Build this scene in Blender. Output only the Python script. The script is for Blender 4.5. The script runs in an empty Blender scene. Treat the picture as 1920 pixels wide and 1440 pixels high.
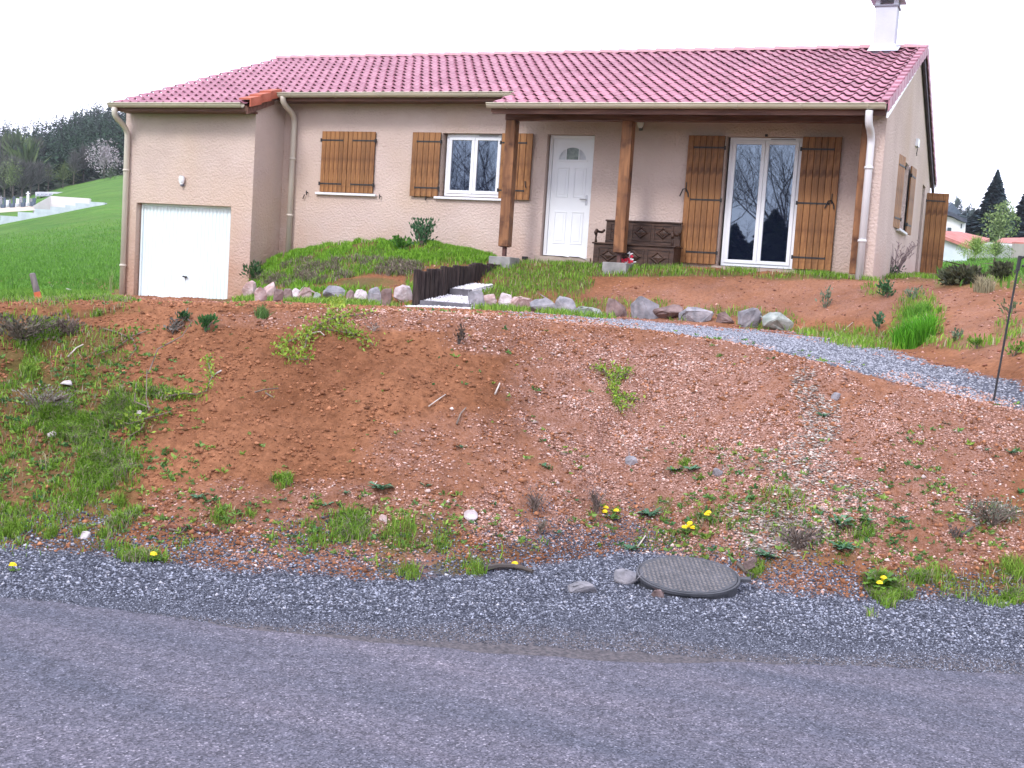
import bpy, bmesh, math, random
import numpy as np
from mathutils import Vector, Matrix
from mathutils.bvhtree import BVHTree

sc = bpy.context.scene
COL = sc.collection
random.seed(7)
rng = np.random.default_rng(11)

# ------------------------------------------------------------------ camera
CAM = np.array([17.0079, -19.7517, -0.474])
RX, RY, RZ, F = -0.0888, -0.0647, 0.4039, 2200.56
_c, _s = math.cos, math.sin
M3 = (np.array([[_c(RZ), -_s(RZ), 0], [_s(RZ), _c(RZ), 0], [0, 0, 1]])
      @ np.array([[1, 0, 0], [0, _c(RX), -_s(RX)], [0, _s(RX), _c(RX)]])
      @ np.array([[_c(RY), 0, _s(RY)], [0, 1, 0], [-_s(RY), 0, _c(RY)]]))
cam_d = bpy.data.cameras.new('camera')
cam_d.sensor_width = 36
cam_d.lens = F / 1920 * 36
cam_d.clip_start = 0.05
cam_d.clip_end = 4000
cam = bpy.data.objects.new('camera', cam_d)
COL.objects.link(cam)
mw = Matrix.Identity(4)
for i in range(3):
    mw[i][0] = M3[i, 0]
    mw[i][1] = M3[i, 2]
    mw[i][2] = -M3[i, 1]
    mw[i][3] = CAM[i]
cam.matrix_world = mw
sc.camera = cam

# ------------------------------------------------------------------ sky, sun, exposure
SUN_EL, SUN_AZ = math.radians(42), math.radians(192)      # azimuth measured from +Y, clockwise
world = bpy.data.worlds.new('World')
sc.world = world
world.use_nodes = True
wn = world.node_tree
wn.nodes.clear()
w_out = wn.nodes.new('ShaderNodeOutputWorld')
w_bg = wn.nodes.new('ShaderNodeBackground')
w_bg.inputs['Strength'].default_value = 0.1
sky = wn.nodes.new('ShaderNodeTexSky')
sky.sky_type = 'NISHITA'
sky.sun_disc = False
sky.sun_elevation = SUN_EL
sky.sun_rotation = SUN_AZ
w_tc = wn.nodes.new('ShaderNodeTexCoord')
w_map = wn.nodes.new('ShaderNodeMapping')
w_map.inputs['Scale'].default_value = (1.2, 1.2, 3.0)
w_no = wn.nodes.new('ShaderNodeTexNoise')
w_no.inputs['Scale'].default_value = 1.6
w_no.inputs['Detail'].default_value = 5
w_rp = wn.nodes.new('ShaderNodeValToRGB')
w_rp.color_ramp.elements[0].position = 0.30
w_rp.color_ramp.elements[0].color = (0.55, 0.55, 0.55, 1)
w_rp.color_ramp.elements[1].position = 0.55
w_rp.color_ramp.elements[1].color = (1, 1, 1, 1)
w_mx = wn.nodes.new('ShaderNodeMix')
w_mx.data_type = 'RGBA'
w_mx.inputs['B'].default_value = (15.4, 15.7, 18.8, 1)       # bright overcast cloud
wl = wn.links.new
wl(w_tc.outputs['Generated'], w_map.inputs['Vector'])
wl(w_map.outputs['Vector'], w_no.inputs['Vector'])
wl(w_no.outputs['Fac'], w_rp.inputs['Fac'])
wl(w_rp.outputs['Color'], w_mx.inputs['Factor'])
wl(sky.outputs['Color'], w_mx.inputs['A'])
wl(w_mx.outputs['Result'], w_bg.inputs['Color'])
wl(w_bg.outputs['Background'], w_out.inputs['Surface'])

sun_d = bpy.data.lights.new('sun', 'SUN')
sun_d.energy = 1.7
sun_d.angle = math.radians(14)
sun_d.color = (1.0, 0.96, 0.92)
sun = bpy.data.objects.new('sun', sun_d)
COL.objects.link(sun)
sdir = Vector((math.sin(SUN_AZ) * math.cos(SUN_EL), math.cos(SUN_AZ) * math.cos(SUN_EL), math.sin(SUN_EL)))
sun.rotation_euler = sdir.to_track_quat('Z', 'Y').to_euler()
sun.location = (0, 0, 30)

sc.view_settings.view_transform = 'Standard'
sc.view_settings.look = 'None'
sc.view_settings.exposure = 0.5
sc.view_settings.gamma = 1
sc.view_settings.use_curve_mapping = False
sc.cycles.max_bounces = 6
sc.cycles.use_denoising = True

# ------------------------------------------------------------------ image <-> place helpers (used to read real positions off the photo)
FH = np.array([-math.sin(RZ), math.cos(RZ), 0.0])
RH = np.array([math.cos(RZ), math.sin(RZ), 0.0])


def ray(u, v):
    return M3 @ np.array([(u - 960) / F, 1, -(v - 720) / F])


def W(u, v, D):
    d = ray(u, v)
    return CAM + d * (D / (d @ FH))


def hz(u):
    return 461.5 + 0.0648 * u


def on_y(u, v, y):
    d = ray(u, v)
    return CAM + d * ((y - CAM[1]) / d[1])


def on_x(u, v, x):
    d = ray(u, v)
    return CAM + d * ((x - CAM[0]) / d[0])


def on_z(u, v, z):
    d = ray(u, v)
    return CAM + d * ((z - CAM[2]) / d[2])


def project(P):
    q = (P - CAM) @ M3
    y = np.where(q[..., 1] > 0.05, q[..., 1], 0.05)
    return 960 + F * q[..., 0] / y, 720 - F * q[..., 2] / y, q[..., 1]


# ------------------------------------------------------------------ numpy noise
_lat = rng.random((256, 256))


def vnoise(x, y):
    xi = np.floor(x).astype(int)
    yi = np.floor(y).astype(int)
    fx = x - xi
    fy = y - yi
    fx = fx * fx * (3 - 2 * fx)
    fy = fy * fy * (3 - 2 * fy)
    a = _lat[xi & 255, yi & 255]
    b = _lat[(xi + 1) & 255, yi & 255]
    c = _lat[xi & 255, (yi + 1) & 255]
    d = _lat[(xi + 1) & 255, (yi + 1) & 255]
    return (a * (1 - fx) + b * fx) * (1 - fy) + (c * (1 - fx) + d * fx) * fy


def fbm(x, y, sc_, octv=4, seed=0):
    t = 0
    a = 1
    n = 0
    for i in range(octv):
        t = t + a * vnoise(x / sc_ * 2 ** i + 17.3 * (seed + i), y / sc_ * 2 ** i + 5.7 * (seed + 2 * i))
        n += a
        a *= 0.5
    return t / n


# ------------------------------------------------------------------ materials
def mat(name, c1, c2=None, scale=(1, 1, 1), ns=5, rough=0.8, bump=0, bs=None, rand=0.0, spec=0.3, attr=None,
        metal=0, detail=5, dist=0.01, bscale=None, lo=0.35, hi=0.65, c3=None, s3=None, trans=0):
    m = bpy.data.materials.new(name)
    m.use_nodes = True
    nt = m.node_tree
    N = nt.nodes
    L = nt.links.new
    b = N['Principled BSDF']
    b.inputs['Roughness'].default_value = rough
    b.inputs['Specular IOR Level'].default_value = spec
    b.inputs['Metallic'].default_value = metal
    tc = N.new('ShaderNodeTexCoord')
    mp = N.new('ShaderNodeMapping')
    mp.inputs['Scale'].default_value = scale
    L(tc.outputs['Object'], mp.inputs['Vector'])
    if attr:
        at = N.new('ShaderNodeAttribute')
        at.attribute_name = attr
        colr = at.outputs['Color']
    elif c2:
        no = N.new('ShaderNodeTexNoise')
        no.inputs['Scale'].default_value = ns
        no.inputs['Detail'].default_value = detail
        L(mp.outputs['Vector'], no.inputs['Vector'])
        rp = N.new('ShaderNodeValToRGB')
        rp.color_ramp.elements[0].position = lo
        rp.color_ramp.elements[0].color = (*c1, 1)
        rp.color_ramp.elements[1].position = hi
        rp.color_ramp.elements[1].color = (*c2, 1)
        L(no.outputs['Fac'], rp.inputs['Fac'])
        colr = rp.outputs['Color']
    else:
        rgb = N.new('ShaderNodeRGB')
        rgb.outputs[0].default_value = (*c1, 1)
        colr = rgb.outputs[0]
    if c3:
        n3 = N.new('ShaderNodeTexNoise')
        n3.inputs['Scale'].default_value = s3
        n3.inputs['Detail'].default_value = 4
        L(tc.outputs['Object'], n3.inputs['Vector'])
        r3 = N.new('ShaderNodeValToRGB')
        r3.color_ramp.elements[0].position = 0.5
        r3.color_ramp.elements[0].color = (0, 0, 0, 1)
        r3.color_ramp.elements[1].position = 0.72
        r3.color_ramp.elements[1].color = (1, 1, 1, 1)
        L(n3.outputs['Fac'], r3.inputs['Fac'])
        mx = N.new('ShaderNodeMix')
        mx.data_type = 'RGBA'
        L(r3.outputs['Color'], mx.inputs['Factor'])
        L(colr, mx.inputs['A'])
        mx.inputs['B'].default_value = (*c3, 1)
        colr = mx.outputs['Result']
    if rand:
        oi = N.new('ShaderNodeObjectInfo')
        mr = N.new('ShaderNodeMapRange')
        mr.inputs['To Min'].default_value = 1 - rand
        mr.inputs['To Max'].default_value = 1 + rand
        L(oi.outputs['Random'], mr.inputs['Value'])
        vm = N.new('ShaderNodeVectorMath')
        vm.operation = 'SCALE'
        L(colr, vm.inputs[0])
        L(mr.outputs['Result'], vm.inputs['Scale'])
        colr = vm.outputs['Vector']
    L(colr, b.inputs['Base Color'])
    if bump:
        bn = N.new('ShaderNodeTexNoise')
        bn.inputs['Scale'].default_value = bs or ns * 4
        bn.inputs['Detail'].default_value = 3
        if bscale:
            mp2 = N.new('ShaderNodeMapping')
            mp2.inputs['Scale'].default_value = bscale
            L(tc.outputs['Object'], mp2.inputs['Vector'])
            L(mp2.outputs['Vector'], bn.inputs['Vector'])
        else:
            L(mp.outputs['Vector'], bn.inputs['Vector'])
        bp = N.new('ShaderNodeBump')
        bp.inputs['Strength'].default_value = bump
        bp.inputs['Distance'].default_value = dist
        L(bn.outputs['Fac'], bp.inputs['Height'])
        L(bp.outputs['Normal'], b.inputs['Normal'])
    if trans:
        tr = N.new('ShaderNodeBsdfTranslucent')
        L(colr, tr.inputs['Color'])
        ms = N.new('ShaderNodeMixShader')
        ms.inputs['Fac'].default_value = trans
        L(b.outputs[0], ms.inputs[1])
        L(tr.outputs[0], ms.inputs[2])
        L(ms.outputs[0], N['Material Output'].inputs['Surface'])
    return m


RENDER = mat('roughcast', (0.53, 0.415, 0.37), (0.60, 0.48, 0.43), ns=1.1, rough=0.95, bump=1.0, bs=26, dist=0.024, spec=0.1,
             c3=(0.54, 0.41, 0.33), s3=0.5)
def add_splash(m):
    nt = m.node_tree
    N, L = nt.nodes, nt.links.new
    b = N['Principled BSDF']
    src = b.inputs['Base Color'].links[0].from_socket
    tc = N.new('ShaderNodeTexCoord')
    sx = N.new('ShaderNodeSeparateXYZ')
    L(tc.outputs['Object'], sx.inputs[0])
    no = N.new('ShaderNodeTexNoise')
    no.inputs['Scale'].default_value = 2.2
    no.inputs['Detail'].default_value = 6
    L(tc.outputs['Object'], no.inputs['Vector'])
    ad = N.new('ShaderNodeMath')
    ad.operation = 'MULTIPLY_ADD'
    L(no.outputs['Fac'], ad.inputs[0])
    ad.inputs[1].default_value = -1.6
    L(sx.outputs['Z'], ad.inputs[2])
    mr = N.new('ShaderNodeMapRange')
    mr.inputs['From Min'].default_value = -1.9
    mr.inputs['From Max'].default_value = -.35
    mr.inputs['To Min'].default_value = .8
    mr.inputs['To Max'].default_value = 0
    L(ad.outputs[0], mr.inputs['Value'])
    mx = N.new('ShaderNodeMix')
    mx.data_type = 'RGBA'
    L(mr.outputs['Result'], mx.inputs['Factor'])
    L(src, mx.inputs['A'])
    mx.inputs['B'].default_value = (.40, .23, .15, 1)
    L(mx.outputs['Result'], b.inputs['Base Color'])


add_splash(RENDER)
WOOD = mat('stained_wood', (0.170, 0.070, 0.025), (0.36, 0.168, 0.060), scale=(9, 9, 1.0), ns=2.4, rough=0.55, bump=0.3, bs=12, rand=0.16,
           lo=0.3, hi=0.7, spec=0.35, c3=(0.11, 0.04, 0.013), s3=5.5)
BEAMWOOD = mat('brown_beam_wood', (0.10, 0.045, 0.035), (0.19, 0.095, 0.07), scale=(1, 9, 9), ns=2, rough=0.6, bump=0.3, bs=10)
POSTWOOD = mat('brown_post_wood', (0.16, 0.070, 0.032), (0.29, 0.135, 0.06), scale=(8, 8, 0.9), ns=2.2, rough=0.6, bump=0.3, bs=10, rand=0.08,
               c3=(0.06, 0.022, 0.014), s3=4.5)
TILE = mat('terracotta_tile', (0.37, 0.150, 0.205), (0.47, 0.215, 0.275), ns=2.2, rough=0.5, bump=0.2, bs=60, rand=0.16, spec=0.4,
           c3=(0.335, 0.135, 0.18), s3=1.7)
REDTILE = mat('red_clay_tile', (0.36, 0.09, 0.05), (0.45, 0.13, 0.08), ns=6, rough=0.7, bump=0.2, bs=40, rand=0.1)
CREAM = mat('cream_plastic', (0.50, 0.45, 0.345), (0.56, 0.50, 0.39), ns=2, rough=0.4, spec=0.4)
PIPE = mat('pale_cream_plastic', (0.56, 0.50, 0.43), (0.62, 0.56, 0.48), ns=2, rough=0.4, spec=0.4)
WHITE = mat('white_paint', (0.74, 0.76, 0.80), (0.80, 0.82, 0.85), ns=2, rough=0.35, spec=0.45)
GARAGEW = mat('white_lacquered_steel', (0.70, 0.80, 0.83), (0.76, 0.84, 0.86), ns=1.5, rough=0.4, spec=0.4)
CHIMW = mat('chimney_render', (0.50, 0.51, 0.58), (0.56, 0.57, 0.63), ns=3, rough=0.9, bump=0.3, bs=40)
WHITE2 = mat('white_render', (0.72, 0.72, 0.76), (0.78, 0.78, 0.80), ns=5, rough=0.9, bump=0.3, bs=40)
IRON = mat('black_iron', (0.012, 0.012, 0.014), (0.03, 0.028, 0.03), ns=12, rough=0.5, spec=0.4)
DARKWOOD = mat('dark_carved_oak', (0.030, 0.016, 0.012), (0.085, 0.046, 0.032), scale=(1, 6, 6), ns=5, rough=0.5, bump=0.4, bs=20, rand=0.1)
CONC = mat('grey_concrete', (0.21, 0.205, 0.20), (0.31, 0.30, 0.29), ns=7, rough=0.95, bump=0.6, bs=40, dist=0.006)
CONCBEIGE = mat('beige_concrete', (0.36, 0.29, 0.24), (0.44, 0.36, 0.31), ns=7, rough=0.95, bump=0.6, bs=40, dist=0.006)
SLATE = mat('slate_grey_riser', (0.09, 0.085, 0.095), (0.16, 0.15, 0.17), ns=6, rough=0.9, bump=0.5, bs=30)
LOG = mat('weathered_dark_log', (0.016, 0.011, 0.011), (0.062, 0.043, 0.038), scale=(8, 8, 1), ns=4, rough=0.9, bump=0.6, bs=14, rand=0.3)
DARK = mat('dark_interior', (0.012, 0.012, 0.015), rough=0.95)  # darkness of unlit rooms painted in as base colour
CAST = mat('cast_iron', (0.035, 0.038, 0.046), (0.07, 0.072, 0.085), ns=9, rough=0.55, bump=0.3, bs=60, spec=0.4)
GREYSTONE = mat('grey_stone', (0.17, 0.17, 0.19), (0.36, 0.34, 0.37), ns=7, rough=0.95, bump=0.8, bs=22, dist=0.02, rand=0.2)
PINKSTONE = mat('pink_stone', (0.34, 0.22, 0.20), (0.58, 0.46, 0.46), ns=8, rough=0.95, bump=0.8, bs=22, dist=0.02, rand=0.15)
WHITESTONE = mat('whitish_stone', (0.42, 0.34, 0.35), (0.70, 0.64, 0.66), ns=8, rough=0.95, bump=0.8, bs=22, dist=0.02, rand=0.1)
BROWNSTONE = mat('brown_stone', (0.13, 0.09, 0.085), (0.28, 0.20, 0.19), ns=7, rough=0.95, bump=0.8, bs=22, dist=0.02, rand=0.15)
GREENSTONE = mat('greenish_grey_stone', (0.20, 0.23, 0.21), (0.40, 0.42, 0.40), ns=7, rough=0.95, bump=0.8, bs=22, dist=0.02, rand=0.1)
WHITEROCK = mat('white_chippings', (0.60, 0.58, 0.60), (0.82, 0.80, 0.82), ns=30, rough=0.9, bump=0.8, bs=50, dist=0.01)
BLADE = mat('grass_blades', None, attr='Col', rough=0.6, spec=0.25, trans=0.3)
LEAF = mat('leaves', None, attr='Col', rough=0.55, spec=0.3, trans=0.25)
FARLEAF = mat('far_foliage', None, attr='Col', rough=0.9, spec=0.1)
STONES = mat('loose_stones', None, attr='Col', rough=0.9, spec=0.25)
TWIG = mat('twig_bark', (0.10, 0.075, 0.06), (0.22, 0.17, 0.14), ns=12, rough=0.9)
PALETWIG = mat('pale_dead_wood', (0.32, 0.27, 0.24), (0.55, 0.49, 0.44), ns=12, rough=0.9)
BARK = mat('grey_bark', (0.06, 0.05, 0.045), (0.13, 0.11, 0.10), ns=3, rough=0.95)
YELLOW = mat('yellow_petals', (0.80, 0.55, 0.01), (0.85, 0.66, 0.02), ns=30, rough=0.6)
RED = mat('red_print', (0.55, 0.02, 0.05), rough=0.4)
BAGW = mat('white_plastic_film', (0.72, 0.72, 0.75), (0.8, 0.8, 0.82), ns=14, rough=0.35, spec=0.5)
ORANGE = mat('orange_paint', (0.50, 0.12, 0.05), (0.62, 0.2, 0.1), ns=20, rough=0.7)
GREYWOOD = mat('weathered_grey_wood', (0.10, 0.09, 0.09), (0.22, 0.20, 0.19), scale=(8, 8, 1), ns=6, rough=0.9)
RUST = mat('brown_rusty_steel', (0.06, 0.03, 0.03), (0.13, 0.06, 0.05), ns=12, rough=0.8)
PURPLE = mat('dark_painted_board', (0.055, 0.04, 0.06), (0.09, 0.065, 0.09), ns=3, rough=0.7)

GLASS = bpy.data.materials.new('window_glass')
GLASS.use_nodes = True
_b = GLASS.node_tree.nodes['Principled BSDF']
_b.inputs['Base Color'].default_value = (0.006, 0.009, 0.022, 1)
_b.inputs['Roughness'].default_value = 0.015
_b.inputs['IOR'].default_value = 2.5
_b.inputs['Specular IOR Level'].default_value = 0.6
_b.inputs['Specular Tint'].default_value = (0.66, 0.80, 1.0, 1)

# asphalt
ASPH = bpy.data.materials.new('worn_asphalt')
ASPH.use_nodes = True


def asphalt():
    nt = ASPH.node_tree
    N = nt.nodes
    L = nt.links.new
    b = N['Principled BSDF']
    b.inputs['Roughness'].default_value = 0.85
    b.inputs['Specular IOR Level'].default_value = 0.3
    tc = N.new('ShaderNodeTexCoord')

    def noise(s, d=3, sc3=None):
        n = N.new('ShaderNodeTexNoise')
        n.inputs['Scale'].default_value = s
        n.inputs['Detail'].default_value = d
        n.inputs['Roughness'].default_value = 0.6
        if sc3:
            mp = N.new('ShaderNodeMapping')
            mp.inputs['Rotation'].default_value = (0, 0, -RZ)
            mp.inputs['Scale'].default_value = sc3
            L(tc.outputs['Object'], mp.inputs['Vector'])
            L(mp.outputs['Vector'], n.inputs['Vector'])
        else:
            L(tc.outputs['Object'], n.inputs['Vector'])
        return n.outputs['Fac']

    def ramp(x, p):
        r = N.new('ShaderNodeValToRGB')
        while len(r.color_ramp.elements) < len(p):
            r.color_ramp.elements.new(0.5)
        for e, (pos, c) in zip(r.color_ramp.elements, p):
            e.position = pos
            e.color = (*c, 1)
        L(x, r.inputs['Fac'])
        return r.outputs['Color']

    def mix(f, a, b_, mode='MIX'):
        m = N.new('ShaderNodeMix')
        m.data_type = 'RGBA'
        m.blend_type = mode
        for i, x in (('Factor', f), ('A', a), ('B', b_)):
            if isinstance(x, (int, float, tuple)):
                m.inputs[i].default_value = x
            else:
                L(x, m.inputs[i])
        return m.outputs['Result']
    vor = N.new('ShaderNodeTexVoronoi')
    vor.inputs['Scale'].default_value = 150
    L(tc.outputs['Object'], vor.inputs['Vector'])
    agg = ramp(vor.outputs['Color'], [(0.12, (0.045, 0.047, 0.061)), (0.45, (0.096, 0.097, 0.124)), (0.8, (0.150, 0.148, 0.183)), (1.0, (0.37, 0.36, 0.41))])
    big = ramp(noise(1.3, 7, (0.28, 1.6, 1)), [(0.3, (0.68, 0.74, 0.80)), (0.7, (1.32, 1.20, 1.18))])
    c = mix(1.0, agg, big, 'MULTIPLY')
    fine = ramp(noise(30, 4), [(0.3, (0.7, 0.7, 0.7)), (0.7, (1.25, 1.25, 1.25))])
    c = mix(0.9, c, fine, 'MULTIPLY')
    L(c, b.inputs['Base Color'])
    bp = N.new('ShaderNodeBump')
    bp.inputs['Strength'].default_value = 0.8
    bp.inputs['Distance'].default_value = 0.004
    L(vor.outputs['Distance'], bp.inputs['Height'])
    bp2 = N.new('ShaderNodeBump')
    bp2.inputs['Strength'].default_value = 0.4
    bp2.inputs['Distance'].default_value = 0.02
    L(noise(6, 4), bp2.inputs['Height'])
    L(bp.outputs['Normal'], bp2.inputs['Normal'])
    L(bp2.outputs['Normal'], b.inputs['Normal'])


asphalt()

# terrain: zones come as a colour attribute (r grass, g grey gravel, b pink rubble, a fine grey dirt)
TERR = bpy.data.materials.new('terrain_soil')
TERR.use_nodes = True


def terrain_mat():
    nt = TERR.node_tree
    N = nt.nodes
    L = nt.links.new
    b = N['Principled BSDF']
    b.inputs['Roughness'].default_value = 0.97
    b.inputs['Specular IOR Level'].default_value = 0.08
    tc = N.new('ShaderNodeTexCoord')
    at = N.new('ShaderNodeAttribute')
    at.attribute_name = 'Zone'
    sp = N.new('ShaderNodeSeparateColor')
    L(at.outputs['Color'], sp.inputs['Color'])
    far = N.new('ShaderNodeAttribute')
    far.attribute_name = 'Far'

    def noise(s, d=4, r=0.55):
        n = N.new('ShaderNodeTexNoise')
        n.inputs['Scale'].default_value = s
        n.inputs['Detail'].default_value = d
        n.inputs['Roughness'].default_value = r
        L(tc.outputs['Object'], n.inputs['Vector'])
        return n.outputs['Fac']

    def ramp(x, p):
        r = N.new('ShaderNodeValToRGB')
        while len(r.color_ramp.elements) < len(p):
            r.color_ramp.elements.new(0.5)
        for e, (pos, c) in zip(r.color_ramp.elements, p):
            e.position = pos
            e.color = (*c, 1)
        L(x, r.inputs['Fac'])
        return r.outputs['Color']

    def mix(f, a, b_, mode='MIX'):
        m = N.new('ShaderNodeMix')
        m.data_type = 'RGBA'
        m.blend_type = mode
        for i, x in (('Factor', f), ('A', a), ('B', b_)):
            if isinstance(x, (int, float, tuple)):
                m.inputs[i].default_value = x
            else:
                L(x, m.inputs[i])
        return m.outputs['Result']
    soil = mix(ramp(noise(0.9, 6), [(0.35, (0, 0, 0)), (0.65, (1, 1, 1))]), (0.225, 0.096, 0.048, 1), (0.370, 0.168, 0.088, 1))
    soil = mix(0.8, soil, ramp(noise(22, 5, 0.7), [(0.3, (0.5, 0.47, 0.47)), (0.72, (1.35, 1.35, 1.35))]), 'MULTIPLY')
    rub = mix(ramp(noise(70, 3), [(0.4, (0, 0, 0)), (0.6, (1, 1, 1))]), (0.25, 0.120, 0.080, 1), (0.44, 0.265, 0.22, 1))
    grav = mix(ramp(noise(80, 3), [(0.35, (0, 0, 0)), (0.65, (1, 1, 1))]), (0.065, 0.07, 0.092, 1), (0.18, 0.19, 0.235, 1))
    gr = mix(ramp(noise(1.2, 6), [(0.35, (0, 0, 0)), (0.65, (1, 1, 1))]), (0.07, 0.12, 0.028, 1), (0.15, 0.105, 0.055, 1))
    field = mix(ramp(noise(0.10, 7, 0.6), [(0.35, (0, 0, 0)), (0.65, (1, 1, 1))]), (0.052, 0.135, 0.022, 1), (0.090, 0.200, 0.034, 1))
    field = mix(ramp(noise(0.35, 5, .65), [(0.42, (0, 0, 0)), (0.75, (.55, .55, .55))]), field, (0.14, 0.19, 0.05, 1))
    field = mix(0.9, field, ramp(noise(2.2, 5, 0.7), [(0.3, (0.72, 0.72, 0.72)), (0.7, (1.2, 1.2, 1.2))]), 'MULTIPLY')
    dirt = mix(ramp(noise(40, 4), [(0.35, (0, 0, 0)), (0.65, (1, 1, 1))]), (0.105, 0.095, 0.10, 1), (0.22, 0.19, 0.19, 1))
    c = mix(sp.outputs['Blue'], soil, rub)
    c = mix(sp.outputs['Green'], c, grav)
    c = mix(at.outputs['Alpha'], c, dirt)
    c = mix(sp.outputs['Red'], c, gr)
    c = mix(far.outputs['Fac'], c, field)
    L(c, b.inputs['Base Color'])
    bp = N.new('ShaderNodeBump')
    bp.inputs['Strength'].default_value = 1.0
    bp.inputs['Distance'].default_value = 0.025
    L(noise(40, 6, 0.75), bp.inputs['Height'])
    L(bp.outputs['Normal'], b.inputs['Normal'])


terrain_mat()


# ------------------------------------------------------------------ mesh and object helpers
class MB:
    def __init__(s):
        s.v = []
        s.f = []
        s.c = []

    def add(s, vs, fs, col=None):
        n = len(s.v)
        s.v += [tuple(p) for p in vs]
        s.f += [tuple(i + n for i in f) for f in fs]
        if col is not None:
            s.c += [col] * len(vs)
        return s

    def box(s, x0, x1, y0, y1, z0, z1, rot=None, piv=None, col=None):
        vs = [Vector(p) for p in ((x0, y0, z0), (x1, y0, z0), (x1, y1, z0), (x0, y1, z0), (x0, y0, z1), (x1, y0, z1), (x1, y1, z1), (x0, y1, z1))]
        if rot:
            piv = Vector(piv)
            vs = [rot @ (p - piv) + piv for p in vs]
        return s.add(vs, [(0, 3, 2, 1), (4, 5, 6, 7), (0, 1, 5, 4), (1, 2, 6, 5), (2, 3, 7, 6), (3, 0, 4, 7)], col)

    def prism(s, poly, d, col=None):
        """poly: list of 3D points; d: extrusion vector"""
        n = len(poly)
        a = [Vector(p) for p in poly]
        b = [p + Vector(d) for p in a]
        fs = [tuple(range(n)), tuple(range(2 * n - 1, n - 1, -1))]
        fs += [(i, i + n, (i + 1) % n + n, (i + 1) % n) for i in range(n)]
        return s.add(a + b, fs, col)

    def tube(s, path, rad, n=8, cap=True, col=None):
        path = [Vector(p) for p in path]
        if not hasattr(rad, '__len__'):
            rad = [rad] * len(path)
        vs = []
        up = None
        for i, p in enumerate(path):
            t = (path[min(i + 1, len(path) - 1)] - path[max(i - 1, 0)]).normalized()
            if up is None:
                up = t.orthogonal().normalized()
            else:
                up = (up - t * up.dot(t)).normalized()
            w = t.cross(up)
            for k in range(n):
                a = 2 * math.pi * k / n
                vs.append(p + (up * math.cos(a) + w * math.sin(a)) * rad[i])
        fs = []
        for i in range(len(path) - 1):
            for k in range(n):
                fs.append((i * n + k, i * n + (k + 1) % n, (i + 1) * n + (k + 1) % n, (i + 1) * n + k))
        if cap:
            fs.append(tuple(range(n - 1, -1, -1)))
            fs.append(tuple(range((len(path) - 1) * n, len(path) * n)))
        return s.add(vs, fs, col)

    def mesh(s, name, m, smooth=False):
        me = bpy.data.meshes.new(name)
        me.from_pydata(s.v, [], s.f)
        if s.c:
            ca = me.color_attributes.new('Col', 'FLOAT_COLOR', 'POINT')
            a = np.ones((len(s.v), 4), np.float32)
            a[:, :3] = np.array(s.c)[:, :3]
            ca.data.foreach_set('color', a.ravel())
        if m:
            me.materials.append(m)
        if smooth:
            me.polygons.foreach_set('use_smooth', [True] * len(me.polygons))
        me.update()
        return me

    def build(s, name, m, parent=None, smooth=False, bevel=0, loc=None):
        me = s.mesh(name, m, smooth)
        if bevel:
            bm = bmesh.new()
            bm.from_mesh(me)
            bmesh.ops.bevel(bm, geom=bm.edges[:], offset=bevel, segments=1, affect='EDGES', profile=0.5)
            bm.to_mesh(me)
            bm.free()
        return place(name, me, parent, loc)


def place(name, me, parent=None, loc=None):
    o = bpy.data.objects.new(name, me)
    COL.objects.link(o)
    if parent:
        o.parent = parent
    if loc is not None:
        o.location = loc
    return o


def tag(o, label=None, cat=None, group=None, kind=None):
    if label:
        o['label'] = label
    if cat:
        o['category'] = cat
    if group:
        o['group'] = group
    if kind:
        o['kind'] = kind
    return o


def root(name, loc, label, cat, group=None, rz=0):
    o = bpy.data.objects.new(name, None)
    o.empty_display_size = 0.1
    COL.objects.link(o)
    o.location = loc
    o.rotation_euler = (0, 0, rz)
    return tag(o, label, cat, group)


def np_mesh(name, V, Fc, m, col=None, smooth=False, pointcol=True):
    """V (n,3), Fc (k,3|4) -> object, fast"""
    me = bpy.data.meshes.new(name)
    k = Fc.shape[1]
    me.vertices.add(len(V))
    me.vertices.foreach_set('co', V.astype(np.float32).ravel())
    me.loops.add(Fc.size)
    me.loops.foreach_set('vertex_index', Fc.astype(np.int32).ravel())
    me.polygons.add(len(Fc))
    me.polygons.foreach_set('loop_start', np.arange(0, Fc.size, k, dtype=np.int32))
    me.polygons.foreach_set('loop_total', np.full(len(Fc), k, np.int32))
    if smooth:
        me.polygons.foreach_set('use_smooth', np.ones(len(Fc), bool))
    me.update(calc_edges=True)
    if col is not None:
        ca = me.color_attributes.new('Col', 'FLOAT_COLOR', 'POINT')
        a = np.ones((len(V), 4), np.float32)
        a[:, :col.shape[1]] = col
        ca.data.foreach_set('color', a.ravel())
    if m:
        me.materials.append(m)
    return me


# ================================================================== TERRAIN
ROADZ = -2.05


def tab(pts):
    pts = sorted(pts)
    U = np.array([p[0] for p in pts], float)
    dv = np.array([p[1] - hz(p[0]) for p in pts], float)
    D = np.array([p[2] for p in pts], float) if len(pts[0]) > 2 else None
    return U, dv, D


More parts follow.
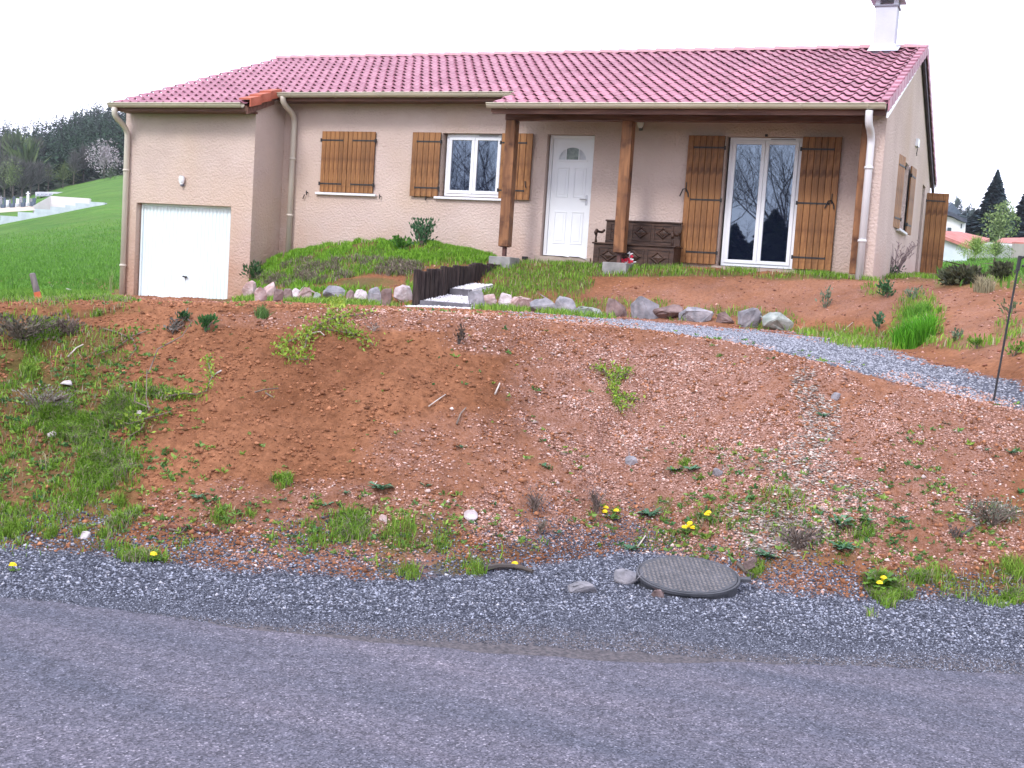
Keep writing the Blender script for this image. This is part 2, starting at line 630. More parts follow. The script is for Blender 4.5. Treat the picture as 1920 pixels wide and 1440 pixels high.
FOOT = tab([(-300, 1010), (0, 1026), (200, 1040), (400, 1068), (600, 1078), (750, 1090), (900, 1080), (1000, 1062), (1150, 1036), (1250, 1040),
            (1400, 1090), (1500, 1115), (1700, 1122), (1920, 1128), (2200, 1135)])
LIP = tab([(-300, 575), (0, 571), (200, 567), (400, 573), (600, 577), (800, 586), (1000, 598), (1200, 618), (1350, 640), (1500, 672), (1600, 699),
           (1750, 737), (1920, 778), (2200, 870)])
TOE = tab([(-300, 556, 15), (0, 558, 15), (150, 556, 17), (225, 557, 20), (400, 568, 20.5), (480, 562, 20.6), (640, 570, 19.0), (800, 577, 18), (900, 579, 18),
           (1000, 584, 17.9), (1200, 599, 17.2), (1400, 614, 16.7), (1500, 621, 16.4), (1600, 634, 15), (1750, 663, 12), (1920, 706, 9), (2200, 772, 9.4)])
TOP = tab([(-300, 540, 25), (0, 546, 25), (150, 546, 26), (225, 553, 25), (300, 558, 23.8), (420, 563, 23.2), (452, 556, 22.9), (480, 512, 22.9), (520, 484, 22.8),
           (560, 472, 22.5), (620, 460, 22.2), (700, 454, 21.9), (800, 455, 21.5), (880, 472, 21.1), (930, 487, 20.9), (1000, 493, 20.7), (1100, 497, 20.2),
           (1250, 501, 19.5), (1400, 508, 18.9), (1560, 519, 18.1), (1700, 529, 17.2), (1780, 531, 16.5), (1920, 536, 15), (2200, 556, 13)])
K7 = tab([(-300, 482, 60), (0, 482, 60), (200, 482, 60), (228, 482, 60), (420, 484, 60), (700, 490, 60), (1000, 505, 60),
          (1400, 520, 60), (1700, 500, 62), (1790, 496, 62), (1920, 494, 60), (2200, 510, 60)])
K8 = tab([(-300, 440, 115), (0, 422, 112), (100, 403, 112), (200, 384, 112), (232, 384, 112), (600, 420, 112), (1400, 470, 112), (1740, 480, 112), (1920, 480, 112), (2200, 500, 112)])
K9 = tab([(-300, 352, 235), (0, 376, 225), (80, 362, 225), (130, 348, 225), (225, 328, 225), (600, 400, 220), (1400, 450, 220), (1740, 462, 220), (1920, 474, 220), (2300, 500, 220)])


def knots(u):
    h = hz(u)
    P = []

    def at_z(dv, z):
        return on_z(u, h + dv, z)

    def onD(T):
        return W(u, h + np.interp(u, T[0], T[1]), np.interp(u, T[0], T[2]))
    dvf = np.interp(u, FOOT[0], FOOT[1])
    foot = at_z(dvf, ROADZ - 0.012)
    Df = float((foot - CAM) @ FH)
    dvl = np.interp(u, LIP[0], LIP[1])
    q = dvl / F
    Dl = (1.576 + 0.50 * Df) / (q + 0.50)
    lip = W(u, h + dvl, Dl)
    p0 = W(u, h + 700, 4.2)
    p0[2] = ROADZ - 0.02
    p1 = W(u, h + 700, 5.0)
    p1[2] = ROADZ - 0.02
    return [p0, p1, foot, lip, onD(TOE), onD(TOP), onD(K7), onD(K8), onD(K9)]


US = np.concatenate([np.linspace(-2600, -190, 26), np.arange(-150, 2071, 5.0), np.linspace(2110, 4400, 26)])
SECN = [6, 56, 190, 70, 80, 26, 40, 22]
KN = np.array([knots(u) for u in US])              # (C, 9, 3)
rows = []
secid = []
for s_, n in enumerate(SECN):
    t = np.arange(n) / n
    rows.append(KN[:, s_][None] * (1 - t)[:, None, None] + KN[:, s_ + 1][None] * t[:, None, None])
    secid += [s_ + x / n for x in range(n)]
rows.append(KN[:, -1][None])
secid.append(float(len(SECN)))
G = np.concatenate(rows)                            # (R, C, 3)
SEC = np.array(secid)[:, None] * np.ones(len(US))[None]
# round the breaks
Z = G[..., 2].copy()
for it in range(2):
    Zp = np.pad(Z, ((4, 4), (0, 0)), 'edge')
    Zs = sum(Zp[i:i + Z.shape[0]] for i in range(9)) / 9
    w = ((SEC > 1.6) & (SEC < 4.6)).astype(float)
    Z = Z * (1 - w) + Zs * w
for it in range(3):
    Zp = np.pad(Z, ((12, 12), (0, 0)), 'edge')
    Zs = sum(Zp[i:i + Z.shape[0]] for i in range(25)) / 25
    w = np.clip((SEC - 5.25) / .3, 0, 1) * np.clip((6.62 - SEC) / .2, 0, 1)
    Z = Z * (1 - w) + Zs * w
X, Y = G[..., 0], G[..., 1]
bank = np.clip((SEC - 2.0) / 0.12, 0, 1) * np.clip((3.05 - SEC) / 0.1, 0, 1)
amp = bank * 0.085 * (fbm(X, Y, 0.9, 3, 1) - 0.5) + bank * 0.085 * (fbm(X, Y, 0.28, 3, 2) - 0.5)
ridge_n = np.abs(fbm(X * 1.0, Y * 0.6, 0.16, 3, 5) - 0.5)
amp += bank * (0.045 * (0.12 - ridge_n)) + bank * 0.036 * (fbm(X, Y, 0.055, 2, 9) - 0.5)
al = X * FH[0] + Y * FH[1]
lt = X * RH[0] + Y * RH[1]
rill = fbm(lt * 1.0 - al * .55, al * .22, 0.16, 4, 51)
amp += bank * 0.075 * (rill - 0.5) * np.clip(fbm(X, Y, 0.9, 2, 52) * 2.2 - .5, 0.15, 1.2)
amp += bank * 0.05 * np.clip(fbm(X, Y, 0.07, 2, 53) - .62, 0, 1)
cl = fbm(X, Y, 0.13, 2, 21)
amp += bank * 0.10 * np.clip(cl - 0.62, 0, 1)
terr = np.clip((SEC - 3.9) / 0.2, 0, 1) * np.clip((5.3 - SEC) / 0.3, 0, 1)
amp += terr * (0.14 * (fbm(X, Y, 0.8, 4, 3) - 0.5) + 0.05 * (fbm(X, Y, 0.2, 2, 7) - 0.5))
grv = np.clip((SEC - 0.9) / 0.1, 0, 1) * np.clip((2.1 - SEC) / 0.1, 0, 1)
amp += grv * (0.022 * (fbm(X, Y, 0.35, 3, 4) - 0.45) + 0.008 * (fbm(X, Y, 0.05, 2, 8) - 0.5))
pth = np.clip((SEC - 3.0) / 0.1, 0, 1) * np.clip((4.0 - SEC) / 0.1, 0, 1)
amp += pth * 0.02 * (fbm(X, Y, 0.5, 3, 6) - 0.5)
fld = np.clip((SEC - 5) / 0.3, 0, 1)
amp += fld * 0.15 * (fbm(X, Y, 3, 4, 12) - 0.5)
G[..., 2] = Z + amp
ST = W(785, 577, 17.7)
SX0, SY0 = float(ST[0]), float(ST[1])
STEPS = [(SY0, -.876), (SY0 + .98, -.677), (SY0 + 1.86, -.52), (SY0 + 2.6, -.36)]
ins = (G[..., 0] > SX0 - .02) & (G[..., 0] < SX0 + .84 - .36 * (G[..., 1] - SY0)) & (G[..., 1] > SY0 + .02) & (G[..., 1] < SY0 + 2.15)
G[..., 2] = np.where(ins, np.minimum(G[..., 2], -.98 + (G[..., 1] - SY0) * .19), G[..., 2])
PU, PV, PD = project(G)


def blob(u, v, cu, cv, ru, rv, e=1.0):
    d = ((u - cu) / ru) ** 2 + ((v - cv) / rv) ** 2
    return np.clip((1.25 - d) * 1.4, 0, 1) * e


def blobs(u, v, L):
    t = np.zeros(np.shape(u))
    for b_ in L:
        t = np.maximum(t, blob(u, v, *b_))
    return t


GR_BANK = [(40, 900, 210, 150, .85), (60, 730, 170, 95, .85), (190, 660, 80, 45, .8), (50, 612, 80, 34, .5), (200, 740, 90, 45, .6), (250, 795, 55, 35, .9),
           (150, 960, 110, 55, .8), (90, 1000, 130, 22, .8), (330, 745, 40, 12, .3), (230, 640, 60, 26, .7), (130, 570, 130, 9, .5),
           (700, 995, 150, 40, .7), (760, 1000, 60, 45, .9), (590, 1010, 70, 18, .6), (420, 965, 40, 14, .5), (380, 1015, 60, 12, .5), (290, 1040, 45, 10, .7),
           (830, 1020, 40, 18, .7), (760, 1065, 50, 18, .8), (890, 1055, 45, 22, .9), (950, 1040, 40, 18, .5), (1230, 1030, 75, 16, .9), (1420, 1060, 40, 20, .7),
           (1230, 960, 30, 16, .8), (1600, 985, 60, 18, .6), (1590, 1020, 50, 25, .4), (1650, 1105, 50, 26, 1), (1800, 1085, 90, 22, .9), (1890, 1065, 50, 28, 1),
           (1840, 1115, 80, 16, .8), (1850, 960, 70, 28, .35), (1480, 960, 100, 40, .25), (1380, 990, 60, 30, .3), (540, 905, 18, 10, .5), (540, 985, 60, 12, .3),
           (1275, 875, 25, 12, .4), (460, 1000, 60, 16, .3), (150, 1030, 120, 12, .35), (1500, 1040, 60, 25, .4)]
GR_TERR = [(700, 472, 190, 30, 1), (600, 500, 120, 22, 1), (520, 515, 60, 20, 1), (470, 545, 40, 16, 1), (640, 545, 150, 10, .6), (690, 530, 60, 10, .8),
           (430, 560, 45, 6, .8), (560, 525, 70, 14, .7), (770, 535, 14, 22, .9), (860, 480, 70, 18, .9), (820, 500, 40, 10, .3),
           (1000, 515, 100, 22, 1), (1090, 505, 130, 14, 1), (1200, 510, 130, 10, .9), (1060, 535, 50, 22, .8), (940, 545, 45, 18, 1), (980, 535, 50, 22, .9),
           (1330, 513, 90, 7, .8), (1470, 519, 60, 7, .7), (1560, 516, 60, 9, 1), (1680, 523, 90, 6, .7), (1000, 560, 90, 8, .6), (1150, 572, 110, 10, .5),
           (1350, 585, 80, 8, .4), (1440, 595, 60, 10, .4), (1720, 600, 50, 50, .5), (1660, 640, 110, 16, .5), (1560, 622, 70, 12, .35), (1800, 645, 70, 12, .4),
           (1640, 545, 30, 12, .3), (1850, 520, 70, 10, .8), (1840, 505, 90, 8, 1), (900, 505, 18, 14, .5), (1890, 620, 30, 20, .3)]
inb = (SEC >= 1.7) & (SEC <= 3.15)
nz = fbm(X, Y, 0.5, 4, 31)
nz2 = fbm(X, Y, 0.14, 3, 33)
WU = PU + 150 * (nz - .5) + 60 * (nz2 - .5)
WV = PV + 70 * (fbm(X, Y, 0.45, 3, 35) - .5)
g1 = blobs(WU, WV, GR_BANK) * ((SEC > 1.3) & (SEC < 3.4))
g2 = blobs(PU, PV, GR_TERR) * ((SEC > 3.4) & (SEC < 6.3))
offl = (PU < -40) & (SEC > 2)
GRASS = np.clip(np.maximum(g1, g2) * (0.35 + 1.3 * nz), 0, 1)
GRASS = np.where(offl & (SEC < 3.3), 0.7 * nz * 1.5, GRASS)
offr = (PU > 1960)
GRASS = np.where(offr & (SEC > 2) & (SEC < 5), 0.4 * nz * 1.5, GRASS)
# grey gravel: roadside band and the drive
GRAV = np.clip((2.03 - SEC + 0.16 * (nz2 - 0.5) + .10 * (nz - .5)) / 0.09, 0, 1) 
lane = np.where((SEC > 3.02) & (SEC < 4.0), 1.0, 0.0)
t_l = np.clip((PU - 930) / 300, 0, 1)
inner = np.clip((3.78 - SEC + (nz - 0.5) * 0.5) / 0.12, 0, 1)
start = np.clip((SEC - (3.0 + 0.05 * nz)) / 0.02, 0, 1)
GRAV = np.maximum(GRAV, lane * t_l * inner * start)
# pink rubble
RB = [(1250, 720, 260, 90, .95), (1150, 790, 200, 60, .8), (1350, 850, 330, 100, .95), (1600, 880, 300, 120, .8), (1750, 800, 200, 90, .75), (1200, 900, 220, 60, .8),
      (1050, 720, 110, 70, .55), (1000, 960, 160, 70, .6), (1500, 720, 120, 50, .7), (1680, 740, 90, 40, .6), (1300, 1000, 200, 60, .6), (650, 960, 260, 60, .45),
      (420, 960, 160, 60, .3), (1500, 980, 220, 60, .8), (1750, 1000, 200, 70, .5), (850, 600, 500, 22, .45), (980, 640, 150, 30, .35), (1500, 560, 400, 40, .35),
      (1150, 650, 200, 30, .45), (1850, 620, 80, 60, .35), (880, 850, 200, 80, .4), (640, 1040, 250, 30, .4), (1450, 1100, 130, 24, .3)]
RUB = np.clip(blobs(PU, PV, RB) * (0.2 + 1.6 * nz2) * ((SEC > 1.98) & (SEC < 5.2)), 0, 1)
DIRT = np.clip((1.24 - SEC + 0.4 * (nz - 0.5)) / 0.10, 0, 1) * 0.75
FAR = np.clip((SEC - 4.9) / 0.3, 0, 1) * np.where((PU < 235) | (PU > 1752), 1.0, 0.0)
FAR = np.maximum(FAR, np.clip((SEC - 3.2 + 0.6 * (nz - 0.5)) / 0.3, 0, 1) * np.clip((205 - PU) / 40, 0, 1))
R_, C_ = X.shape
idx = np.arange(R_ * C_).reshape(R_, C_)
Fq = np.stack([idx[:-1, :-1], idx[:-1, 1:], idx[1:, 1:], idx[1:, :-1]], -1).reshape(-1, 4)
Vt = G.reshape(-1, 3)
me_t = np_mesh('ground', Vt, Fq, TERR, smooth=True)
za = me_t.color_attributes.new('Zone', 'FLOAT_COLOR', 'POINT')
zz = np.stack([GRASS, GRAV, RUB, DIRT], -1).reshape(-1, 4).astype(np.float32)
zz[:, 0] *= np.where(SEC.ravel() < 3.3, .55, .9)
za.data.foreach_set('color', zz.ravel())
fa = me_t.attributes.new('Far', 'FLOAT', 'POINT')
fa.data.foreach_set('value', FAR.ravel().astype(np.float32))
ground = place('ground', me_t)
tag(ground, kind='structure')
bvh = BVHTree.FromPolygons([tuple(p) for p in Vt], [tuple(f) for f in Fq.tolist()])


def hit(u, v):
    d = Vector(ray(u, v)).normalized()
    h = bvh.ray_cast(Vector(CAM), d)
    if h[0] is None:
        return Vector(W(u, v, 15)), Vector((0, 0, 1))
    n = h[1]
    if n.z < 0:
        n = -n
    return h[0], n


def down(x, y):
    h = bvh.ray_cast(Vector((x, y, 60)), Vector((0, 0, -1)))
    return h[0].z if h[0] is not None else -1.0


# cell data for scattering
Pc = G
A_ = Pc[:-1, :-1]
B_ = Pc[:-1, 1:]
C2 = Pc[1:, 1:]
D2 = Pc[1:, :-1]
area = np.linalg.norm(np.cross(C2 - A_, D2 - B_), axis=-1) / 2
vis = (PU[:-1, :-1] > -190) & (PU[:-1, :-1] < 2170) & (PD[:-1, :-1] > 3)


def cell(a):
    return a[:-1, :-1]


def scatter(dens, n):
    """dens: per-cell density weight; -> positions (n,3), u, v, flat cell index"""
    w_ = (dens * area * vis).ravel()
    tot = w_.sum()
    if tot <= 0:
        return np.zeros((0, 3)), np.zeros(0, int)
    k = rng.choice(len(w_), n, p=w_ / tot)
    a, b = rng.random((n, 1)), rng.random((n, 1))
    P = (A_.reshape(-1, 3)[k] * (1 - a) + B_.reshape(-1, 3)[k] * a) * (1 - b) + (D2.reshape(-1, 3)[k] * (1 - a) + C2.reshape(-1, 3)[k] * a) * b
    return P, k


def stones_mesh(name, P, size, cols, flat=0.65, sink=0.25, m=STONES, kind='stuff', label=None, cat=None):
    n = len(P)
    T = np.array([[1, 0, 0], [-1, 0, 0], [0, 1, 0], [0, -1, 0], [0, 0, 1], [0, 0, -1]], float)
    Ft = np.array([[0, 2, 4], [2, 1, 4], [1, 3, 4], [3, 0, 4], [2, 0, 5], [1, 2, 5], [3, 1, 5], [0, 3, 5]])
    Vv = T[None] * (0.7 + 0.6 * rng.random((n, 6, 1))) + (rng.random((n, 6, 3)) - 0.5) * 0.45
    an = rng.random(n) * 6.283
    tx = (rng.random(n) - 0.5) * 1.0
    ca, sa = np.cos(an), np.sin(an)
    Vv *= np.stack([np.ones(n), 0.55 + 0.4 * rng.random(n), np.full(n, flat) * (0.7 + 0.6 * rng.random(n))], -1)[:, None]
    x = Vv[..., 0] * ca[:, None] - Vv[..., 1] * sa[:, None]
    y = Vv[..., 0] * sa[:, None] + Vv[..., 1] * ca[:, None]
    z = Vv[..., 2] + x * np.tan(tx)[:, None] * 0.5
    Vv = np.stack([x, y, z], -1) * size[:, None, None]
    Vv[..., 2] += size[:, None] * (flat - sink) * 0.6
    V = (P[:, None] + Vv).reshape(-1, 3)
    Fc = (Ft[None] + (np.arange(n) * 6)[:, None, None]).reshape(-1, 3)
    me = np_mesh(name, V, Fc, m, np.repeat(cols, 6, axis=0))
    o = place(name, me)
    tag(o, label, cat, kind=kind)
    return o


def blades_mesh(name, P, hgt, cols, width=0.006, lean=0.5, label=None, cat=None, tgt=None):
    n = len(P)
    an = rng.random(n) * 6.283
    la = rng.random(n) * 6.283
    le = lean * (0.2 + rng.random(n))
    wx, wy = np.cos(an) * width / 2, np.sin(an) * width / 2
    wid = (0.7 + 0.7 * rng.random(n))[:, None]
    side = np.stack([wx, wy, np.zeros(n)], -1) * wid
    ld = np.stack([np.cos(la), np.sin(la), np.zeros(n)], -1)
    up = np.array([0, 0, 1.0])
    h = hgt[:, None]
    p0 = P - up * 0.01
    p1 = P + up * h * 0.55 + ld * h * (le * 0.25)[:, None]
    p2 = P + up * h * (1 - 0.35 * le[:, None]) + ld * h * le[:, None]
    V = np.stack([p0 - side, p0 + side, p1 - side * 0.8, p1 + side * 0.8, p2], 1).reshape(-1, 3)
    base = (np.arange(n) * 5)[:, None, None]
    Fc = (np.array([[0, 1, 3], [0, 3, 2], [2, 3, 4]])[None] + base).reshape(-1, 3)
    me = np_mesh(name, V, Fc, BLADE, np.repeat(cols, 5, axis=0))
    if tgt is False:
        return me
    o = place(name, me)
    tag(o, label, cat, kind='stuff')
    return o


def lerpcol(a, b, t, jit=0.12):
    a, b = np.array(a), np.array(b)
    t = np.asarray(t)[:, None]
    c = a * (1 - t) + b * t
    return np.clip(c * (1 + jit * (rng.random((len(t), 1)) * 2 - 1) * 1.5), 0, 1)


# ------------------------------------------------------------------ road
na, nd = 330, 60
aa = np.concatenate([np.linspace(-90, -5, 12), np.linspace(-4.6, 4.6, na), np.linspace(5, 90, 12)])
eu = np.array([-200, 0, 150, 300, 500, 700, 900, 1150, 1400, 1650, 1920, 2100])
ev = np.array([1108, 1116, 1128, 1150, 1178, 1200, 1218, 1236, 1240, 1246, 1262, 1270])
ea, ed = [], []
for u_, v_ in zip(eu, ev):
    p = on_z(u_, v_, ROADZ)
    ea.append((p - CAM) @ RH)
    ed.append((p - CAM) @ FH)
De = np.interp(aa, ea, ed)
De = De + 0.10 * (fbm(aa, aa * 0, 0.5, 4, 2) - 0.5) + 0.04 * (fbm(aa, aa * 0, 0.08, 2, 3) - 0.5)
dd = np.concatenate([np.linspace(0, 0.6, 20), np.linspace(0.7, 0.97, 12), np.linspace(0.975, 1, 8)])
RG = np.zeros((len(dd), len(aa), 3))
for i, t in enumerate(dd):
    Dv = -5.5 + (De + 5.5) * t
    P = CAM[None] + FH[None] * Dv[:, None] + RH[None] * aa[:, None]
    P[:, 2] = ROADZ + 0.012 * (fbm(P[:, 0], P[:, 1], 1.2, 3, 5) - 0.5) - (0.03 if t == 1 else 0) + 0.004
    RG[i] = P
idr = np.arange(len(dd) * len(aa)).reshape(len(dd), len(aa))
Fr = np.stack([idr[:-1, :-1], idr[:-1, 1:], idr[1:, 1:], idr[1:, :-1]], -1).reshape(-1, 4)
tag(place('road', np_mesh('road', RG.reshape(-1, 3), Fr, ASPH, smooth=True)), kind='structure')
# wide country all round, under everything else
GREEN = mat('meadow', (0.06, 0.15, 0.03), (0.10, 0.20, 0.045), ns=0.05, rough=1.0)
MB().add([(-1200, -1200, -2.6), (1200, -1200, -2.6), (1200, 1200, -2.6), (-1200, 1200, -2.6)], [(0, 1, 2, 3)]).build('land', GREEN)['kind'] = 'structure'
q = [CAM + FH * a + RH * b for a, b in ((-5.6, -95), (-5.6, 95), (-120, 140), (-120, -140))]
q = [(p[0], p[1], z) for p, z in zip(q, (-2.09, -2.09, -1.6, -1.6))]
MB().add(q, [(0, 3, 2, 1)]).build('verge', GREEN)['kind'] = 'structure'

# ================================================================== HOUSE
house = root('house', (0, 0, 0), 'single storey beige roughcast house with pink tiled roof and integral garage', 'house')
GL, GRX, GY, XR, PF = 0.19, 3.33, -0.95, 14.88, -0.887
RIDGE_Y, SL, EY = 3.38, 0.372, -0.45


def ZR(y):
    return 2.815 + SL * (y + 0.45) if y <= RIDGE_Y else 2.815 + SL * (RIDGE_Y + 0.45) - SL * (y - RIDGE_Y)


def holed(mb, u0, u1, z0, z1, holes, fn):
    """grid of quads in the plane leaving the holes open; fn maps (u, z, depth) to 3D"""
    us = sorted({u0, u1, *[h[0] for h in holes], *[h[1] for h in holes]})
    zs = sorted({z0, z1, *[h[2] for h in holes], *[h[3] for h in holes]})
    for a, b in zip(us, us[1:]):
        for c, d in zip(zs, zs[1:]):
            if any(h[0] <= a and b <= h[1] and h[2] <= c and d <= h[3] for h in holes):
                continue
            mb.add([fn(a, c, 0), fn(b, c, 0), fn(b, d, 0), fn(a, d, 0)], [(0, 1, 2, 3)])
    for a, b, c, d, dp in holes:
        q = [(a, c), (b, c), (b, d), (a, d)]
        for i in range(4):
            p, r = q[i], q[(i + 1) % 4]
            mb.add([fn(*p, 0), fn(*r, 0), fn(*r, dp), fn(*p, dp)], [(0, 3, 2, 1)])


wall_front = MB()
holed(wall_front, GRX, XR, -1.6, 2.80, [(6.844, 8.066, .98, 2.15, .2), (8.943, 9.843, -.02, 2.15, .2), (12.2, 13.46, -.02, 2.15, .2)], lambda u, z, d: (u, d, z))
wall_front.build('wall', RENDER, house)
wg = MB()
holed(wg, GL, GRX, -1.9, 2.52, [(0.53, 2.845, -1.6, .575, .18)], lambda u, z, d: (u, GY + d, z))
wg.add([(GRX, GY, -1.9), (GRX, 0, -1.9), (GRX, 0, 2.80), (GRX, GY, 2.47)], [(0, 1, 2, 3)])
wg.add([(GL, 8.3, -1.9), (GL, GY, -1.9), (GL, GY, 2.47), (GL, RIDGE_Y, 4.05), (GL, 8.3, 2.2)], [(0, 1, 2, 3, 4)])
wg.add([(GL, 8.3, -1.9), (XR, 8.3, -1.9), (XR, 8.3, 2.2), (GL, 8.3, 2.2)], [(0, 3, 2, 1)])
wg.build('wall', RENDER, house)
wgab = MB()
holed(wgab, -1.08, 8.3, -1.0, 2.18, [(1.75, 2.95, .84, 2.05, .2), (6.3, 6.98, -0.1, 2.05, .15)], lambda u, z, d: (XR - d, u, z))
wgab.add([(XR, -1.08, 2.18), (XR, 8.3, 2.18), (XR, 8.3, ZR(8.3) - .15), (XR, RIDGE_Y, ZR(RIDGE_Y) - .15), (XR, -1.08, ZR(-1.08) - .15)], [(0, 1, 2, 3, 4)])
wgab.add([(XR - .22, -1.08, -1.0), (XR, -1.08, -1.0), (XR, -1.08, 2.44), (XR - .22, -1.08, 2.44)], [(0, 1, 2, 3)])
wgab.add([(XR - .22, 0, -1.0), (XR - .22, -1.08, -1.0), (XR - .22, -1.08, 2.44), (XR - .22, 0, 2.8)], [(0, 1, 2, 3)])
wgab.build('wall', RENDER, house)
# near-black panels behind the openings, shade of unlit rooms put into their colour
for q_ in ((6.7, 8.2, .3, .34, .9, 2.3), (12.0, 13.6, .3, .34, -.1, 2.3), (XR - .3, XR - .26, 1.6, 3.1, .7, 2.2), (8.8, 9.9, .3, .34, -.1, 2.3)):
    MB().box(*q_).build('interior', DARK, house)

# roof deck
roof = bpy.data.objects.new('roof', None)
COL.objects.link(roof)
roof.parent = house


def XL(y):
    return 0.24 + (y + 1.41) / 4.79 * 0.52


def XRR(y):
    return 14.90 + (y + 1.41) / 4.79 * 0.06


deck = MB()


def slab(x0, x1, y0, y1, t0=.045, t1=.14):
    deck.add([(x0(y0), y0, ZR(y0) - t0), (x1(y0), y0, ZR(y0) - t0), (x1(y1), y1, ZR(y1) - t0), (x0(y1), y1, ZR(y1) - t0),
              (x0(y0), y0, ZR(y0) - t1), (x1(y0), y0, ZR(y0) - t1), (x1(y1), y1, ZR(y1) - t1), (x0(y1), y1, ZR(y1) - t1)],
             [(0, 1, 2, 3), (7, 6, 5, 4), (0, 4, 5, 1), (1, 5, 6, 2), (2, 6, 7, 3), (3, 7, 4, 0)])


slab(lambda y: XL(y) + .03, lambda y: XRR(y) - .02, EY + .02, RIDGE_Y)
slab(lambda y: XL(y) + .03, lambda y: 3.42, -1.37, EY + .017)
slab(lambda y: 8.44, lambda y: XRR(y) - .02, -1.37, EY + .017)
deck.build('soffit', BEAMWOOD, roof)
back = MB()
back.add([(.76, RIDGE_Y, ZR(RIDGE_Y)), (14.95, RIDGE_Y, ZR(RIDGE_Y)), (14.95, 8.62, ZR(8.62)), (.76, 8.62, ZR(8.62)),
          (.76, RIDGE_Y, ZR(RIDGE_Y) - .1), (14.95, RIDGE_Y, ZR(RIDGE_Y) - .1), (14.95, 8.62, ZR(8.62) - .1), (.76, 8.62, ZR(8.62) - .1)],
         [(0, 1, 2, 3), (7, 6, 5, 4), (2, 6, 7, 3), (0, 3, 7, 4)])
back.build('back_slope', TILE, roof)

# tiles: wave cross-section, raised at the lower edge so each course overlaps the next
YP = 0.3192


def tile_geo(w, L, seg=7):
    xs = [0, .09, .2, .31, .42, .56, .8, 1.0]
    hs = [.010, .030, .044, .040, .018, .003, .000, .010]
    vs, fs = [], []
    for j, (yy, lift) in enumerate(((0, .034), (L * 1.12, -.006))):
        for x, h in zip(xs, hs):
            vs.append((x * w, yy, h + lift + yy * SL))
    n = len(xs)
    for i in range(n - 1):
        fs.append((i, i + 1, i + 1 + n, i + n))
    for x, h in zip(xs, hs):                                  # lip underside
        vs.append((x * w, 0.001, h + .034 - .013))
    for i in range(n - 1):
        fs.append((2 * n + i, 2 * n + i + 1, i + 1, i))
    # side roll edge
    vs += [(w, 0, -.01), (w, L * 1.1, -.03 + L * SL)]
    return vs, fs


TW = 0.2
tv, tf = tile_geo(TW, YP)
tile_me = MB().add(tv, tf).mesh('tile', TILE, smooth=False)
tiles = []
for r in range(15):
    y = -1.4076 + r * YP
    W0, W1 = XL(y), XRR(y)
    nc = 73
    wj = (W1 - W0) / nc
    for c in range(nc):
        x = W0 + c * wj
        xc = x + wj / 2
        if r < 3 and 3.42 < xc < 8.42:
            continue
        tiles.append((x, y, wj / TW * 1.02))
tiles.sort(key=lambda t: (t[0] - 17) ** 2 + (t[1] + 19.75) ** 2)
for x, y, sx in tiles[:299]:
    o = place('tile', tile_me, roof, (x, y, ZR(y) - .02 + random.uniform(-.003, .003)))
    o.scale = (sx, 1, 1)
restv = MB()
for x, y, sx in tiles[299:]:
    dz = random.uniform(-.004, .004)
    restv.add([(x + a * sx, y + b, ZR(y) - .02 + c + dz) for a, b, c in tv], tf)
tag(restv.build('tiles', TILE, roof), kind='stuff')
# ridge tiles
RIDGE = mat('ridge_tile', (0.40, 0.20, 0.22), (0.52, 0.28, 0.31), ns=4, rough=0.6, bump=0.2, bs=30, rand=0.12)
rt = MB()
pts = []
for k in range(7):
    a = math.pi * k / 6
    pts.append((math.cos(a), math.sin(a)))
for xx, rr, lift in ((0, .115, .0), (.42, .095, -.012)):
    for cx_, cz_ in pts:
        rt.v.append((xx, cx_ * rr, cz_ * rr * .75 + lift))
rt.f += [(i, i + 1, i + 8, i + 7) for i in range(6)] + [tuple(range(6, -1, -1))]
ridge_me = rt.mesh('ridge_tile', RIDGE)
for k in range(36):
    x = 0.72 + k * .3955
    if 13.95 < x + .2 < 14.5:
        pass
    place('ridge_tile', ridge_me, roof, (x, RIDGE_Y, ZR(RIDGE_Y) + .005))
# right verge tiles: stepped L pieces
vt = MB()
vt.box(-.10, .02, -.005, .335, -.0, .022)
vt.box(0, .022, -.005, .335, -.155, .022)
me_v = vt.mesh('verge_tile', TILE)
for me_ in (me_v,):
    for vv in me_.vertices:
        vv.co.z += vv.co.y * SL + (.03 - .09 * vv.co.y)
for r in range(15):
    y = -1.4076 + r * YP
    place('verge_tile', me_v, roof, (XRR(y) + .015, y, ZR(y) + .03))
for r in range(16):
    y = 8.62 - (r + 1) * YP
    o = place('verge_tile', me_v, roof, (14.965, y + YP, ZR(y + YP) + .035))
    o.scale = (1, -1, 1)
# three red verge tiles over the garage wall
vt2 = MB()
vt2.box(-.17, .10, -.005, .335, .0, .03)
vt2.box(.078, .10, -.005, .335, -.13, 0)
me_v2 = vt2.mesh('verge_tile', REDTILE)
for vv in me_v2.vertices:
    vv.co.z += vv.co.y * SL + (.03 - .09 * vv.co.y)
for r in range(3):
    y = -1.4076 + r * YP
    place('verge_tile', me_v2, roof, (3.43, y, ZR(y) + .045))
